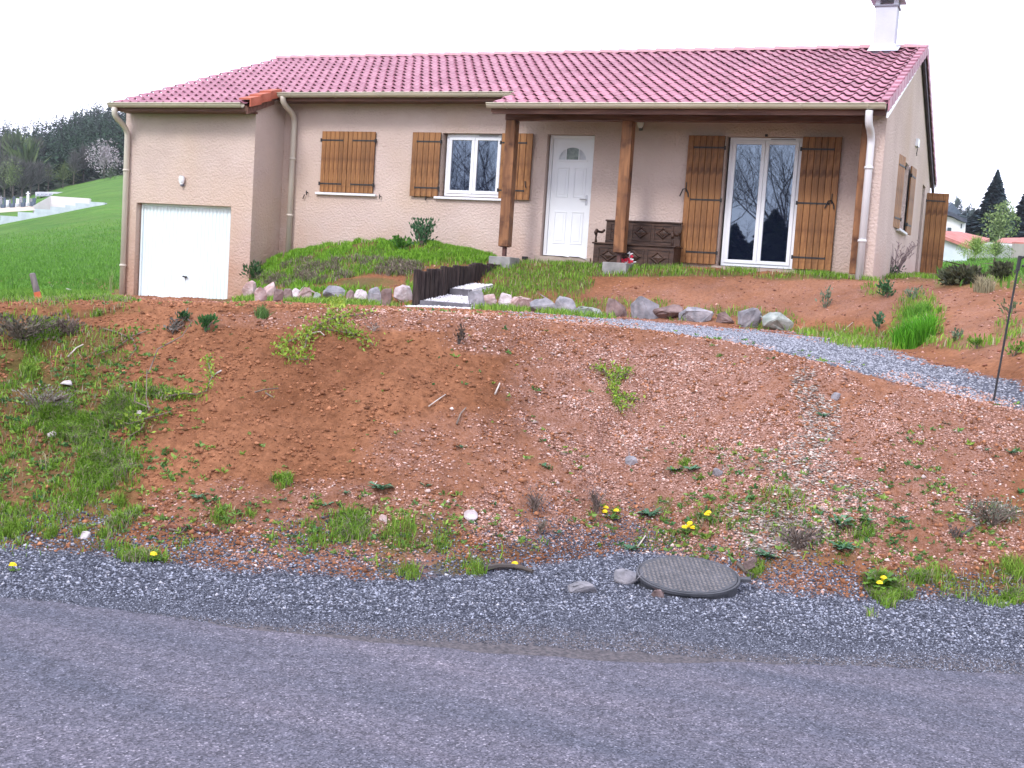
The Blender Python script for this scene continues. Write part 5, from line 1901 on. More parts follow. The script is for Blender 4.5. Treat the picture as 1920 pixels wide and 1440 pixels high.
# bank shrubs
trailing('trailing_shrub', [[(632, 575), (628, 600), (650, 622), (680, 650)], [(628, 600), (600, 618), (575, 630), (545, 645), (522, 652), (545, 680), (580, 678)],
                            [(650, 622), (690, 640), (700, 650)], [(575, 630), (570, 655), (555, 668)], [(632, 600), (660, 596), (700, 590)], [(600, 618), (640, 628), (672, 632)]],
         'bright green trailing shrub sprawling over the top of the bank', 'shrub', YG1, YG2, leaf=.018, per=95, spread=.032)
trailing('forked_shrub', [[(1162, 775), (1148, 742), (1150, 722), (1158, 706), (1148, 690)], [(1150, 722), (1130, 698), (1108, 692)], [(1158, 712), (1172, 704), (1180, 694)],
                          [(1155, 748), (1175, 752), (1196, 757)], [(1160, 760), (1180, 768)]],
         'bright green forked shrub on the pink rubble in mid bank', 'shrub', (.09, .21, .02), YG2, leaf=.016, per=120, spread=.021)
trailing('trailing_shrub', [[(315, 750), (345, 742), (370, 745), (388, 735), (400, 712)], [(400, 712), (392, 690), (388, 672)]],
         'yellow green trailing shoot curving upward on the left bank', 'shrub', YG1, YG2, leaf=.015, per=70, spread=.02)
trailing('sapling', [[(272, 788), (276, 760), (283, 712)], [(283, 712), (310, 680), (345, 640), (360, 622)], [(272, 788), (262, 770), (256, 745)]],
         'thin leaning sapling shoot with sparse yellow green leaves on the left bank', 'sapling', YG1, YG2, leaf=.012, per=12, spread=.012, stem=.005, lift=.10)
trailing('spreading_shrub', [[(270, 790), (250, 800), (225, 795)], [(270, 790), (290, 785), (320, 775)], [(270, 795), (262, 812), (245, 822)], [(265, 785), (240, 780)]],
         'yellow green shrub at the base of the leaning sapling', 'shrub', YG1, YG2, leaf=.016, per=80, spread=.026)
trailing('leaning_weed', [[(250, 640), (215, 625), (190, 620)], [(245, 635), (262, 628), (285, 622)], [(240, 640), (220, 655), (180, 672)], [(250, 640), (255, 660), (245, 680)]],
         'fan of fine green stems overhanging a hollow in the left bank', 'weed', (.07, .15, .02), (.20, .32, .05), leaf=.02, per=34, spread=.03)
trailing('yellow_sprout', [[(480, 742), (500, 738), (520, 735)], [(500, 740), (512, 750)]], 'sparse yellowish sprout on the bare soil left of centre', 'weed', (.2, .22, .05), (.38, .36, .10), leaf=.011, per=24, spread=.016)

shrub('dark_bush', 385, 622, 36, 26, 'dark green pointed leafed tuft below the garage on the bank', 'weed', (.02, .08, .02), (.08, .2, .06), 150, .022, 6)
trailing('dead_plant', [[(322, 628), (340, 608), (352, 598)], [(318, 622), (330, 606), (345, 594)], [(330, 625), (345, 612)]],
         'dead grey brown plant clinging to the bank under the garage door', 'dead plant', (.04, .05, .04), (.20, .17, .15), leaf=.018, per=60, spread=.022)
shrub('dark_bush', 345, 600, 34, 12, 'dark green leaves on top of the dead grey plant', 'weed', DG1, (.06, .15, .05), 110, .018, 5)
tuft('grass_tuft', 492, 598, 34, 28, 'spiky green tuft on the bank crest left of the trailing shrub', n=190, c1=(.05, .12, .03), c2=(.16, .28, .08))
shrub('dead_clump', 860, 645, 22, 30, 'dark dead root clump hanging from the bank crest', 'dead plant', (.03, .02, .015), (.16, .11, .08), 90, .016, 6, None, stemm=BARK)
shrub('dead_clump', 700, 620, 30, 12, 'small dry root right of the trailing shrub', 'dead plant', DRY1, DRY2, 40, .012, 7, None, stemm=PALETWIG)
shrub('dead_clump', 1003, 960, 44, 46, 'grey dried weed clump on the lower bank, left of its twin', 'dead plant', (.15, .10, .09), (.30, .23, .21), 220, .009, 16, 'grey dried weeds on the lower bank')
shrub('dead_clump', 1012, 1000, 34, 26, 'small grey dried weed with green leaves inside it', 'dead plant', (.12, .11, .08), (.30, .25, .20), 130, .009, 9, 'grey dried weeds on the lower bank')
shrub('dead_clump', 1117, 962, 42, 50, 'grey dried weed clump just left of the first dandelion', 'dead plant', (.13, .09, .09), (.28, .22, .21), 220, .009, 16, 'grey dried weeds on the lower bank')
shrub('dead_clump', 75, 770, 110, 40, 'mat of grey dead stalks among the left bank grass', 'dead plant', (.12, .11, .09), (.32, .30, .26), 500, .012, 26, None)
shrub('dead_clump', 40, 640, 130, 44, 'dark overhanging mat of dead grass under the left crest', 'dead plant', (.05, .05, .035), (.20, .17, .13), 700, .018, 22, None)
shrub('dead_clump', 130, 628, 70, 34, 'grey brown dead stalks right of the overhanging mat', 'dead plant', (.08, .06, .05), (.22, .17, .14), 260, .015, 16, None)
shrub('green_shrub', 62, 625, 26, 40, 'bright green sprout in front of the dark dead mat', 'shrub', YG1, YG2, 160, .018, 6)
shrub('dead_clump', 1495, 1030, 110, 50, 'tangle of dark dead stalks in the leaf litter right of the manhole', 'dead plant', (.07, .055, .05), (.30, .25, .22), 420, .014, 26, None)
shrub('dead_clump', 1860, 985, 120, 44, 'tangled grey green dead growth at the far right of the bank', 'dead plant', (.06, .075, .045), (.26, .26, .20), 460, .013, 26, None)
shrub('dead_clump', 1790, 1010, 46, 20, 'dark root end poking out of the right bank', 'dead plant', (.05, .04, .04), (.2, .16, .14), 60, .012, 8, None, stemm=BARK)

RO = [(715, 918, 56, 'broad leaved green weed, largest rosette in the middle of the lower bank', 26), (371, 935, 42, 'dark green rosette alone on the left soil', 18),
      (866, 840, 30, 'blue green rosette on bare soil above the lower bank', 16), (1262, 884, 40, 'dark rosette left of its twin on the pink rubble', 18),
      (1296, 882, 40, 'green rosette right of its twin on the pink rubble', 18), (1218, 968, 54, 'tall green weed between two dandelions', 30),
      (531, 938, 24, 'blue green star shaped rosette near the sprout', 12), (612, 948, 34, 'dark green star rosette right of a smaller one', 14),
      (648, 926, 26, 'pale rosette above the dark star one', 12), (1022, 876, 26, 'small bluish rosette in mid bank', 12),
      (798, 912, 26, 'small green rosette right of the largest one', 12), (1216, 846, 16, 'tiny green sprout on the rubble', 8),
      (1543, 782, 36, 'green weed between two white stones high on the rubble', 16), (1775, 795, 22, 'lone green sprout on the upper right rubble', 10),
      (1896, 850, 34, 'green weed near the right picture edge on the rubble', 14), (1848, 845, 26, 'dull green weed left of the edge weed', 12),
      (905, 990, 22, 'small pale green sprout right of the white stone', 10), (955, 1000, 26, 'small green rosette on the orange soil', 12),
      (1045, 1000, 24, 'light green rosette below the dried clumps', 12), (590, 935, 22, 'small dark weed between two star rosettes', 10),
      (1180, 1030, 40, 'grassy green weed beside the dark manhole gravel', 18), (1575, 985, 60, 'leafy green weed in the litter right of the manhole', 24),
      (1625, 980, 40, 'pale green weed right of the leafy one', 16), (1685, 975, 40, 'green weed on the right slope above bare soil', 16),
      (1580, 1030, 60, 'grey green bushy weed below the leafy one', 26), (1440, 1045, 50, 'bright grass green weed right behind the manhole', 22),
      (1745, 975, 26, 'small green sprout on the right slope', 10), (590, 700, 1, '', 0)]
for u, v, w_, lb, n in RO:
    if n:
        rosette('weed', u, v, w_, lb, n=n, rise=.45)
rosette('dandelion', 1146, 972, 44, 'dandelion with three yellow flowers on the lower bank', 'dandelion', G1, G2, 18, 'dandelions', 3)
rosette('dandelion', 1289, 1000, 46, 'dandelion with a bunch of four yellow flowers behind the manhole', 'dandelion', G1, G2, 18, 'dandelions', 4)
rosette('dandelion', 1330, 975, 36, 'dandelion with two flowers right of the bunched one', 'dandelion', G1, G2, 14, 'dandelions', 2)
rosette('dandelion', 963, 1066, 24, 'single yellow dandelion beside the fallen branch', 'dandelion', G1, G2, 9, 'dandelions', 1)
rosette('dandelion', 1647, 1105, 70, 'largest dandelion plant with three flowers at the gravel edge', 'dandelion', G1, (.2, .4, .05), 46, 'dandelions', 3, rise=.7, hpx=24)
rosette('dandelion', 26, 1072, 30, 'dandelion with two flowers in the roadside gravel at the left', 'dandelion', G1, G2, 8, 'dandelions', 2)
rosette('dandelion', 294, 1052, 40, 'dandelion with one small flower at the foot of the left bank', 'dandelion', DG1, G2, 22, 'dandelions', 1)
TF = [(1660, 1125, 60, 36, 'grass tuft spilling on the gravel under the largest dandelion', 360), (745, 1008, 90, 34, 'yellow green grass hummock low on the bank', 420),
      (890, 1072, 60, 36, 'green tuft at the left end of the fallen branch', 260), (768, 1078, 60, 34, 'pale grass tuft on the orange verge', 240),
      (25, 1000, 52, 34, 'dark green tuft at the far left foot of the bank', 300), (95, 1005, 34, 34, 'bright tuft second from the left at the bank foot', 220),
      (150, 1002, 34, 32, 'tuft third from the left at the bank foot', 200), (190, 1005, 28, 22, 'small tuft right of a white pebble', 140),
      (225, 945, 30, 34, 'bright grass tuft beside the left vegetation edge', 160), (410, 972, 46, 24, 'thin green tuft on the slope left of centre', 150),
      (830, 1025, 50, 22, 'low green tuft right of the hummock', 200), (600, 1020, 60, 20, 'short flat tuft near the bank foot', 220),
      (470, 965, 30, 16, 'small tuft in the pebbles of the lower slope', 90), (530, 912, 34, 20, 'light green tuft above the star rosettes', 120),
      (1415, 1075, 44, 34, 'bright tuft just behind the manhole on the right', 240), (1895, 1075, 70, 44, 'large dark green tuft at the right edge by the road', 420),
      (1770, 1090, 90, 24, 'low spreading green patch by the right roadside', 320), (1860, 1130, 90, 20, 'flat green tuft on the right gravel edge', 300),
      (345, 1020, 60, 18, 'short grass patch under the dark rill', 160), (270, 735, 60, 24, 'green tuft on the crest line of the left vegetation', 200),
      (220, 770, 50, 20, 'fresh green tuft in the left bank grass', 180), (120, 760, 60, 26, 'bright green tuft above the grey stalk mat', 260),
      (60, 700, 60, 34, 'tall green tuft on the upper left bank', 260), (35, 860, 60, 26, 'light tuft on the far left mid bank', 200),
      (170, 850, 60, 22, 'green tuft in the middle of the left bank', 200), (1640, 1053, 26, 12, 'tiny tuft on the bare verge right of the litter', 60)]
for u, v, w_, h_, lb, n in TF:
    tuft('grass_tuft', u, v, w_, h_ * .8, lb, n=int(n * .65), c1=(.10, .20, .02), c2=(.30, .46, .07), lean=.9)


def stick(name, path, r, label, m=PALETWIG, lift=.015, grp='sticks lying on the bank'):
    pts = []
    for u, v in path:
        p, nn = hit(u, v)
        pts.append(p + nn * lift)
    p0 = pts[0]
    o = MB().tube([p - p0 for p in pts], [r * (1 - .35 * i / len(pts)) for i in range(len(pts))], 6).build(name, m, None)
    o.location = p0
    return tag(o, label, 'stick', grp)


stick('branch', [(905, 1072), (930, 1066), (962, 1068), (980, 1072), (998, 1078)], .016, 'dark bent branch lying on the verge beside a dandelion', BARK, .02)
stick('stick', [(802, 765), (818, 752), (832, 742)], .004, 'thin pale stick on bare soil left of the forked shrub')
stick('stick', [(926, 742), (934, 728), (937, 722)], .006, 'short grey stick upright on the middle bank')
stick('stick', [(855, 798), (864, 778), (872, 768)], .006, 'dark stick slanting above the lone blue green rosette', TWIG)
stick('stick', [(128, 672), (145, 655), (156, 648)], .005, 'pale diagonal stick in the upper left bank')
stick('stick', [(402, 706), (415, 698)], .006, 'short white stick at the tip of the trailing shoot')
stick('stick', [(232, 742), (238, 752), (234, 762)], .004, 'crooked pale twig in the left bank grass')
stick('stick', [(580, 628), (598, 624), (610, 632)], .005, 'whitish twig inside the trailing shrub')
stick('stick', [(318, 995), (335, 1000), (350, 992), (338, 1004)], .007, 'grey forked driftwood bit at the bank foot', TWIG)
stick('stick', [(1195, 1030), (1204, 1015), (1210, 1008)], .005, 'bent dry twig standing left of the manhole')
stick('stick', [(1385, 1060), (1400, 1075), (1415, 1082)], .012, 'dark crowbar like stick at the right rim of the manhole', BARK)
stick('stick', [(1800, 1008), (1812, 1000), (1822, 992)], .010, 'dark root stick on the right slope', BARK)
stick('stick', [(710, 905), (700, 918)], .003, 'tiny twig left of the largest rosette')
stick('stick', [(1548, 640), (1575, 628), (1600, 606)], .007, 'thin pale twig lying high on the right terrace')

# rill: a dug ledge of darker clods low on the left
P = []
for k in range(260):
    u = random.uniform(300, 480)
    p, _ = hit(u, 994 + random.uniform(-3, 3) + 4 * math.sin(u / 30))
    P.append(tuple(p))
stones_mesh('soil_crumbs', np.array(P), .008 + .01 * rng.random(len(P)), lerpcol((.09, .035, .022), (.2, .08, .05), rng.random(len(P))), flat=.5)

# ================================================================== MANHOLE
mp_, _ = hit(1290, 1076)
mc = on_z(1290, 1077, -1.995)
man = root('manhole', tuple(mc), 'round cast iron manhole with checkered lid on a concrete ring at the road edge', 'manhole')
man.rotation_euler = (math.radians(7), math.radians(-1.5), RZ)
R0 = .279
ring = MB()
n = 40
for z_, rr in ((-.20, R0 - .012), (-.014, R0 - .012), (-.014, R0 + .0), (-.0, R0 + .0), (-.0, R0 - .012)):
    for j in range(n):
        a_ = 6.2832 * j / n
        ring.v.append((math.cos(a_) * rr, math.sin(a_) * rr, z_))
for i in range(4):
    for j in range(n):
        ring.f.append((i * n + j, i * n + (j + 1) % n, (i + 1) * n + (j + 1) % n, (i + 1) * n + j))
ring.build('frame', CAST, man)
cr = MB()
for z_, rr in ((-.20, R0 + .02), (-.085, R0 + .004), (-.08, R0 - .02)):
    for j in range(n):
        a_ = 6.2832 * j / n
        w_ = rr + .02 * math.sin(a_ * 5 + 1)
        cr.v.append((math.cos(a_) * w_, math.sin(a_) * w_, z_ + .006 * math.sin(a_ * 7)))
for i in range(2):
    for j in range(n):
        cr.f.append((i * n + j, i * n + (j + 1) % n, (i + 1) * n + (j + 1) % n, (i + 1) * n + j))
cr.build('concrete_ring', CONC, man)
lid = MB()
for z_, rr in ((-.012, R0 - .014), (.002, R0 - .016)):
    for j in range(n):
        a_ = 6.2832 * j / n
        lid.v.append((math.cos(a_) * rr, math.sin(a_) * rr, z_))
lid.f = [(j, (j + 1) % n, n + (j + 1) % n, n + j) for j in range(n)] + [tuple(range(n, 2 * n))]
lido = lid.build('lid', CAST, man)
tr_ = MB()
st = .0235
for i in range(-12, 13):
    for j in range(-12, 13):
        x, y = i * st, j * st
        if x * x + y * y > (R0 - .03) ** 2:
            continue
        a_ = .5 if (i + j) % 2 else -.5
        dx, dy = math.cos(a_) * .0105, math.sin(a_) * .0105
        ex, ey = -math.sin(a_) * .0038, math.cos(a_) * .0038
        tr_.add([(x - dx, y - dy, .002), (x + ex, y + ey, .002), (x + dx, y + dy, .002), (x - ex, y - ey, .002), (x - dx * .6, y - dy * .6, .0065), (x + ex * .5, y + ey * .5, .0065), (x + dx * .6, y + dy * .6, .0065), (x - ex * .5, y - ey * .5, .0065)],
                [(4, 5, 6, 7), (0, 1, 5, 4), (1, 2, 6, 5), (2, 3, 7, 6), (3, 0, 4, 7)])
tag(tr_.build('tread', mat('worn_iron', (.14, .13, .135), (.25, .225, .22), ns=20, rough=.5, spec=.5), man), kind='stuff')
MB().box(R0 + .0, R0 + .06, -.02, .02, -.025, -.008).build('lifting_lug', CAST, man)

# ================================================================== ROD AND STAKE
pb, _ = hit(1862, 752)
D = (np.array(pb) - CAM) @ FH
pt = Vector(W(1913, 480, D + .05))
rod = root('iron_rod', pb, 'thin dark leaning iron fence rod with looped top beside the drive', 'fence post')
d_ = pt - pb
MB().tube([(0, 0, -.05), d_ * .5, d_], .0075, 8).build('rod', IRON, rod)
cl_ = []
for k in range(14):
    a_ = k / 13 * 5.2
    cl_.append(d_ + Vector((.03 - math.cos(a_) * .03, 0, -.03 + math.sin(a_) * .028 - k * .001)))
MB().tube(cl_, .009, 6).tube([d_ * .9, d_ * 1.0], .014, 8).build('loop', IRON, rod)
pb, _ = hit(74, 566)
D = (np.array(pb) - CAM) @ FH
pt = Vector(W(60, 512, D))
stk = root('stake', pb, 'short leaning wooden stake painted orange at its foot on the left crest', 'stake')
d_ = pt - pb
MB().tube([d_ * .34, d_ * .97, d_], [.026, .024, .016], 8).build('stake_top', GREYWOOD, stk)
MB().tube([-d_ * .15, d_ * .34], [.027, .0265], 8).build('painted_foot', ORANGE, stk)
m_ = MB()
for (u_, v_, h_) in ((97, 535, 22), (208, 546, 70)):
    pass
tuft('pale_stalk', 97, 545, 6, 14, 'pale dry stalk in the field edge near the stake', n=5, c1=(.4, .4, .3), c2=(.6, .6, .5), lean=.2, grp='pale stalks in the field edge')
tuft('pale_stalk', 207, 552, 10, 60, 'tall thin dry stalk left of the garage downpipe', n=6, c1=(.2, .26, .1), c2=(.35, .4, .2), lean=.2, grp='pale stalks in the field edge')

HAZE = 0.00018
ORD = ['first', 'second', 'third', 'fourth', 'fifth', 'sixth', 'seventh', 'eighth', 'ninth', 'tenth', 'eleventh', 'twelfth', 'thirteenth', 'fourteenth', 'fifteenth', 'sixteenth',
       'seventeenth', 'eighteenth', 'nineteenth', 'twentieth', 'twenty first', 'twenty second', 'twenty third', 'twenty fourth', 'twenty fifth', 'twenty sixth', 'twenty seventh', 'twenty eighth']

# ================================================================== FAR COUNTRY
def far_tab(u, pts):
    return np.interp(u, [p[0] for p in pts], [p[1] for p in pts])


HU = np.linspace(-900, 2900, 190)
TOPDV = [(-900, 200), (0, 196), (60, 200), (100, 212), (130, 228), (160, 240), (225, 248), (400, 235), (900, 150), (1400, 140), (1740, 172), (1765, 180), (1800, 182), (1835, 168),
         (1920, 152), (2300, 140), (2900, 140)]
nr_ = 26
HG = np.zeros((nr_, len(HU), 3))
for j, u in enumerate(HU):
    k9 = knots(u)[8]
    left_w = np.clip((700 - u) / 500, 0, 1)
    Dt = 560 * left_w + 480 * (1 - left_w)
    dv = far_tab(u, TOPDV)
    tp = W(u, hz(u) - dv, Dt)
    base = np.array(k9)
    for i in range(nr_):
        t = i / (nr_ - 1)
        q_ = base * (1 - t) + tp * t
        q_[2] = base[2] + (tp[2] - base[2]) * (t ** 1.05)
        HG[i, j] = q_
HG[..., 2] += 3.0 * (fbm(HG[..., 0], HG[..., 1], 60, 3, 3) - .5) * np.linspace(0, 1, nr_)[:, None]
# far side falls away
bk = HG[-1].copy()
bk += FH * 300
bk[:, 2] = -5
HG = np.concatenate([HG, bk[None]])
idh = np.arange(HG.shape[0] * HG.shape[1]).reshape(HG.shape[:2])
Fh_ = np.stack([idh[:-1, :-1], idh[:-1, 1:], idh[1:, 1:], idh[1:, :-1]], -1).reshape(-1, 4)
HILLM = mat('wooded_hill_floor', (.018, .032, .018), (.036, .05, .028), ns=.02, rough=1, detail=6)
tag(place('hill', np_mesh('hill', HG.reshape(-1, 3), Fh_, HILLM, smooth=True)), kind='structure')
hb = BVHTree.FromPolygons([tuple(p) for p in HG.reshape(-1, 3)], [tuple(f) for f in Fh_.tolist()])


def hill_hit(u, v):
    d = Vector(ray(u, v)).normalized()
    h = hb.ray_cast(Vector(CAM), d)
    return h[0]


def conifer_arr(base, h, r, n, c1, c2, lat=1.0):
    """spiky conifer as many drooping sprays"""
    t = rng.random(n) ** .8
    z = .08 + .92 * t
    rr = r * (1.02 - z) ** .85 * (.55 + .6 * rng.random(n))
    a = rng.random(n) * 6.283
    d = np.stack([np.cos(a), np.sin(a), -0.25 + .25 * rng.random(n)], -1)
    ax = np.zeros((n, 3))
    ax[:, 2] = z * h
    c = ax + d * (rr * .35)[:, None]
    tip = ax + d * rr[:, None]
    s_ = np.stack([-np.sin(a), np.cos(a), rng.normal(size=n) * .4], -1) * (rr * .30 + h * .008)[:, None]
    V = np.stack([c - s_, c + s_ + np.array([0, 0, .02 * h]), tip], 1).reshape(-1, 3) + base
    Fc = np.arange(n * 3).reshape(-1, 3)
    cc_ = np.repeat(lerpcol(c1, c2, rng.random(n), .2), 3, axis=0)
    return V, Fc, cc_


def broad_arr(base, h, r, n, c1, c2, bare=True, leaf=.3):
    """bare or lightly leafed crown: thin upward sprays from a stem"""
    a = rng.random(n) * 6.283
    el = .35 + 1.1 * rng.random(n)
    st_ = (.25 + .45 * rng.random(n)) * h
    L = r * (.5 + .7 * rng.random(n)) * (1.25 - st_ / h)
    d = np.stack([np.cos(a) * np.cos(el), np.sin(a) * np.cos(el), np.sin(el) * 1.3], -1)
    p0 = np.zeros((n, 3))
    p0[:, 2] = st_
    p0 += d * (L * .35 * rng.random(n))[:, None]
    tip = p0 + d * L[:, None]
    w_ = (.028 if bare else .12) * r * (.6 + rng.random(n))
    s_ = np.cross(d, rng.normal(size=(n, 3)))
    s_ /= np.linalg.norm(s_, axis=1, keepdims=True)
    s_ *= w_[:, None]
    V = np.stack([p0 - s_, p0 + s_, tip], 1).reshape(-1, 3)
    Fc = np.arange(n * 3).reshape(-1, 3)
    tv_ = np.array([[-.03 * r, 0, 0], [.03 * r, 0, 0], [0, 0, h * .8], [0, -.03 * r, 0], [0, .03 * r, 0], [0, 0, h * .8]])
    V = np.concatenate([V, tv_]) + base
    Fc = np.concatenate([Fc, [[n * 3, n * 3 + 1, n * 3 + 2], [n * 3 + 3, n * 3 + 4, n * 3 + 5]]])
    cc_ = np.repeat(lerpcol(c1, c2, rng.random(n), .15), 3, axis=0)
    cc_ = np.concatenate([cc_, np.tile(np.array(c1)[None] * .9, (6, 1))])
    return V, Fc, cc_


class Acc:
    def __init__(s):
        s.V, s.F, s.C, s.n = [], [], [], 0

    def add(s, V, Fc, c):
        s.V.append(V)
        s.F.append(Fc + s.n)
        s.C.append(c)
        s.n += len(V)

    def obj(s, name, m=FARLEAF, parent=None):
        return place(name, np_mesh(name, np.concatenate(s.V), np.concatenate(s.F), m, np.concatenate(s.C)), parent)


acc = Acc()
CB1, CB2 = (.014, .034, .022), (.036, .075, .038)
BR1, BR2 = (.045, .055, .042), (.095, .10, .075)
for i in range(2300):
    u = random.uniform(-260, 300)
    v = random.uniform(190, 380)
    p = hill_hit(u, v)
    if p is None:
        continue
    p = np.array(p)
    D = (p - CAM) @ FH
    con = fbm(p[0:1], p[1:2], 60, 2, 40)[0]
    upper = (D - 225) / 335
    if con + upper * .6 + max(0, (u - 40) / 300) > .70:
        h = random.uniform(8, 12) * (.75 + .3 * upper)
        V, Fc, c = conifer_arr(p - [0, 0, .5], h, h * .34, 60, CB1, CB2)
    else:
        h = random.uniform(7, 11)
        gr_ = random.random()
        c1, c2 = (BR1, BR2) if gr_ < .5 else ((.05, .08, .035), (.10, .14, .055)) if gr_ < .93 else ((.08, .075, .075), (.15, .14, .14))
        V, Fc, c = broad_arr(p - [0, 0, .5], h, h * .5, 80, c1, c2, bare=random.random() < .5)
    acc.add(V, Fc, c)
# crest line conifers
for u in np.arange(-300, 320, 2.5):
    dv = far_tab(u, TOPDV)
    p = hill_hit(u, hz(u) - dv + 4)
    if p is None:
        continue
    h = random.uniform(5, 9) * (1.1 if u > 110 else .55)
    V, Fc, c = conifer_arr(np.array(p) - [0, 0, 1.5], h, h * .36, 110, CB1, CB2)
    acc.add(V, Fc, c)
# woodland right of the house, far off
for i in range(900):
    u = random.uniform(1700, 2300)
    v = random.uniform(380, 455)
    p = hill_hit(u, v)
    if p is None:
        continue
    h = random.uniform(4, 6.5)
    p = np.array(p)
    if random.random() < .75:
        V, Fc, c = conifer_arr(p, h, h * .5, 46, (.03, .052, .06), (.055, .085, .095))
    else:
        V, Fc, c = broad_arr(p, h, h * .4, 60, (.04, .07, .055), (.08, .115, .085), bare=False)
    acc.add(V, Fc, c)
tag(acc.obj('forest'), kind='stuff')


def far_tree(name, u, v, hpx, D, label, kind, c1, c2, n=500, grp=None, wr=.42, trunk=BARK, cat='tree'):
    b = W(u, v, D)
    h = hpx / F * D
    r_ = root(name, tuple(b), label, cat, grp)
    z = np.zeros(3)
    if kind == 'con':
        V, Fc, c = conifer_arr(z, h, h * wr, n, c1, c2)
    elif kind == 'bare':
        V, Fc, c = broad_arr(z, h, h * wr, n, c1, c2)
    elif kind == 'leafy':
        V, Fc, c = broad_arr(z, h, h * wr * .7, n // 6, c1, c2, bare=True)
        q = rng.normal(size=(n, 3))
        q /= np.linalg.norm(q, axis=1, keepdims=True)
        q = q * (rng.random((n, 1)) ** .4) * np.array([h * wr, h * wr, h * .46]) + np.array([0, 0, h * .5])
        q *= (0.8 + .5 * fbm(q[:, 0] + 9, q[:, 2] + 9, h * .25, 2, 3))[:, None]
        V2, F2, c2_ = leaf_arr(q, rng.normal(size=(n, 3)), h * .03 * (0.6 + rng.random(n)), lerpcol(c1, c2, rng.random(n), .15))
        V2t = np.concatenate([F2[:, [0, 1, 2]], F2[:, [0, 2, 3]]])
        Fc = np.concatenate([Fc, V2t + len(V)])
        V = np.concatenate([V, V2])
        c = np.concatenate([c, c2_])
    MB().tube([(0, 0, -.5), (0, 0, h * .35), (h * .01, 0, h * .8)], [h * .018, h * .013, h * .004], 6).build('trunk', trunk, r_)
    place('crown', np_mesh('crown', V, Fc, FARLEAF, c), r_)
    return r_


far_tree('conifer_tree', 1858, 452, 130, 150, 'tall dark spruce with drooping branches behind the white house', 'con', (.018, .035, .05), (.05, .08, .09), 3400, wr=.36)
far_tree('conifer_tree', 1926, 458, 125, 150, 'dark spruce cut by the right edge of the picture', 'con', (.016, .032, .045), (.045, .07, .08), 3200, wr=.38)
far_tree('conifer_tree', 1828, 455, 62, 152, 'lower dark spruce to the left of the tall one', 'con', (.02, .035, .045), (.045, .07, .075), 1500, wr=.75)
far_tree('conifer_tree', 1893, 458, 60, 153, 'broad dark conifer between the two tall spruces', 'con', (.02, .035, .045), (.045, .07, .075), 1500, wr=.8)
far_tree('birch_tree', 1872, 466, 84, 120, 'pale green budding birch in front of the tall spruce', 'leafy', (.10, .16, .06), (.24, .32, .13), 1500, wr=.36, trunk=PALETWIG)
far_tree('spring_shrub', 1828, 490, 42, 60, 'fresh yellow green shrub in front of the low red roofed house', 'leafy', (.14, .24, .06), (.30, .42, .12), 2200, wr=.85, cat='shrub')
far_tree('spring_shrub', 1865, 492, 36, 62, 'olive green shrub right of the fresh yellow green one', 'leafy', (.10, .17, .06), (.22, .30, .12), 2000, wr=.95, cat='shrub')
far_tree('blossom_tree', 195, 330, 62, 222, 'pale whitish blossoming tree at the edge of the forest', 'leafy', (.22, .20, .21), (.46, .43, .45), 1400, wr=.5)
far_tree('round_bush', 207, 343, 28, 205, 'round dark shrub standing on the green slope below the forest', 'leafy', (.05, .08, .05), (.12, .15, .09), 600, wr=.75, cat='shrub')
far_tree('round_bush', 118, 350, 42, 212, 'olive spreading bush at the foot of the forest', 'leafy', (.06, .085, .035), (.13, .16, .06), 800, wr=.7, cat='shrub')
for k, (u, v, h_) in enumerate(((8, 378, 88), (24, 374, 96), (41, 378, 90), (57, 374, 84), (72, 366, 76), (90, 358, 60), (138, 345, 74), (156, 341, 80))):
    far_tree('bare_tree', u, v, h_, 205 + 3 * k, ORD[k] + ' grey bare tree from the left along the front edge of the distant forest', 'bare', (.075, .08, .075), (.155, .15, .145), 600, 'bare trees along the forest edge', wr=.26)
far_tree('round_bush', 20, 352, 50, 203, 'pale green budding tree among the grey bare ones at the far left', 'leafy', (.10, .14, .06), (.19, .24, .11), 800, wr=.4, cat='tree')


# houses to the right
def quadbox(u0, u1, vb, vt, D0, dep):
    """front face spans pixels at depth D0; returns corner points (bottom left, bottom right, top right, top left) and the depth vector"""
    bl, br = W(u0, vb, D0), W(u1, vb, D0)
    z1 = W((u0 + u1) / 2, vt, D0)[2]
    zb = min(bl[2], br[2]) - 1
    return bl, br, zb, z1, FH * dep


hw = root('white_house', tuple(W(1785, 440, 110)), 'distant two storey white house with dark roof behind the gable', 'house')
o_ = W(1785, 440, 110)


def rel(mb, o):
    mb.v = [tuple(np.array(p) - o) for p in mb.v]
    return mb


bl, br, zb, z1, dv_ = quadbox(1745, 1809, 440, 410, 110, 7)
z0_ = W(1760, 400, 110)[2]
m_ = MB()
f4 = [(*bl[:2], zb), (*br[:2], zb), (*br[:2], z1 - .1), (*bl[:2], z0_)]
m_.add(f4 + [tuple(np.array(p) + dv_) for p in f4], [(0, 1, 2, 3), (1, 5, 6, 2), (5, 4, 7, 6), (4, 0, 3, 7), (3, 2, 6, 7)])
rel(m_, o_).build('wall', WHITE2, hw)
rf = MB()
L0, R0_ = W(1742, 396, 109.6), W(1762, 403, 109.6)
path = [W(1740, 401, 109.5), W(1768, 402, 109.5), W(1785, 405, 109.5), W(1800, 413, 109.5), W(1813, 418, 109.5)]
for a, b in zip(path, path[1:]):
    rf.add([tuple(a), tuple(b), tuple(b + dv_ * 1.1), tuple(a + dv_ * 1.1), tuple(a + [0, 0, .35]), tuple(b + [0, 0, .35]), tuple(b + dv_ * 1.1 + [0, 0, .35]), tuple(a + dv_ * 1.1 + [0, 0, .35])],
           [(0, 1, 5, 4), (4, 5, 6, 7), (3, 2, 1, 0), (1, 2, 6, 5)])
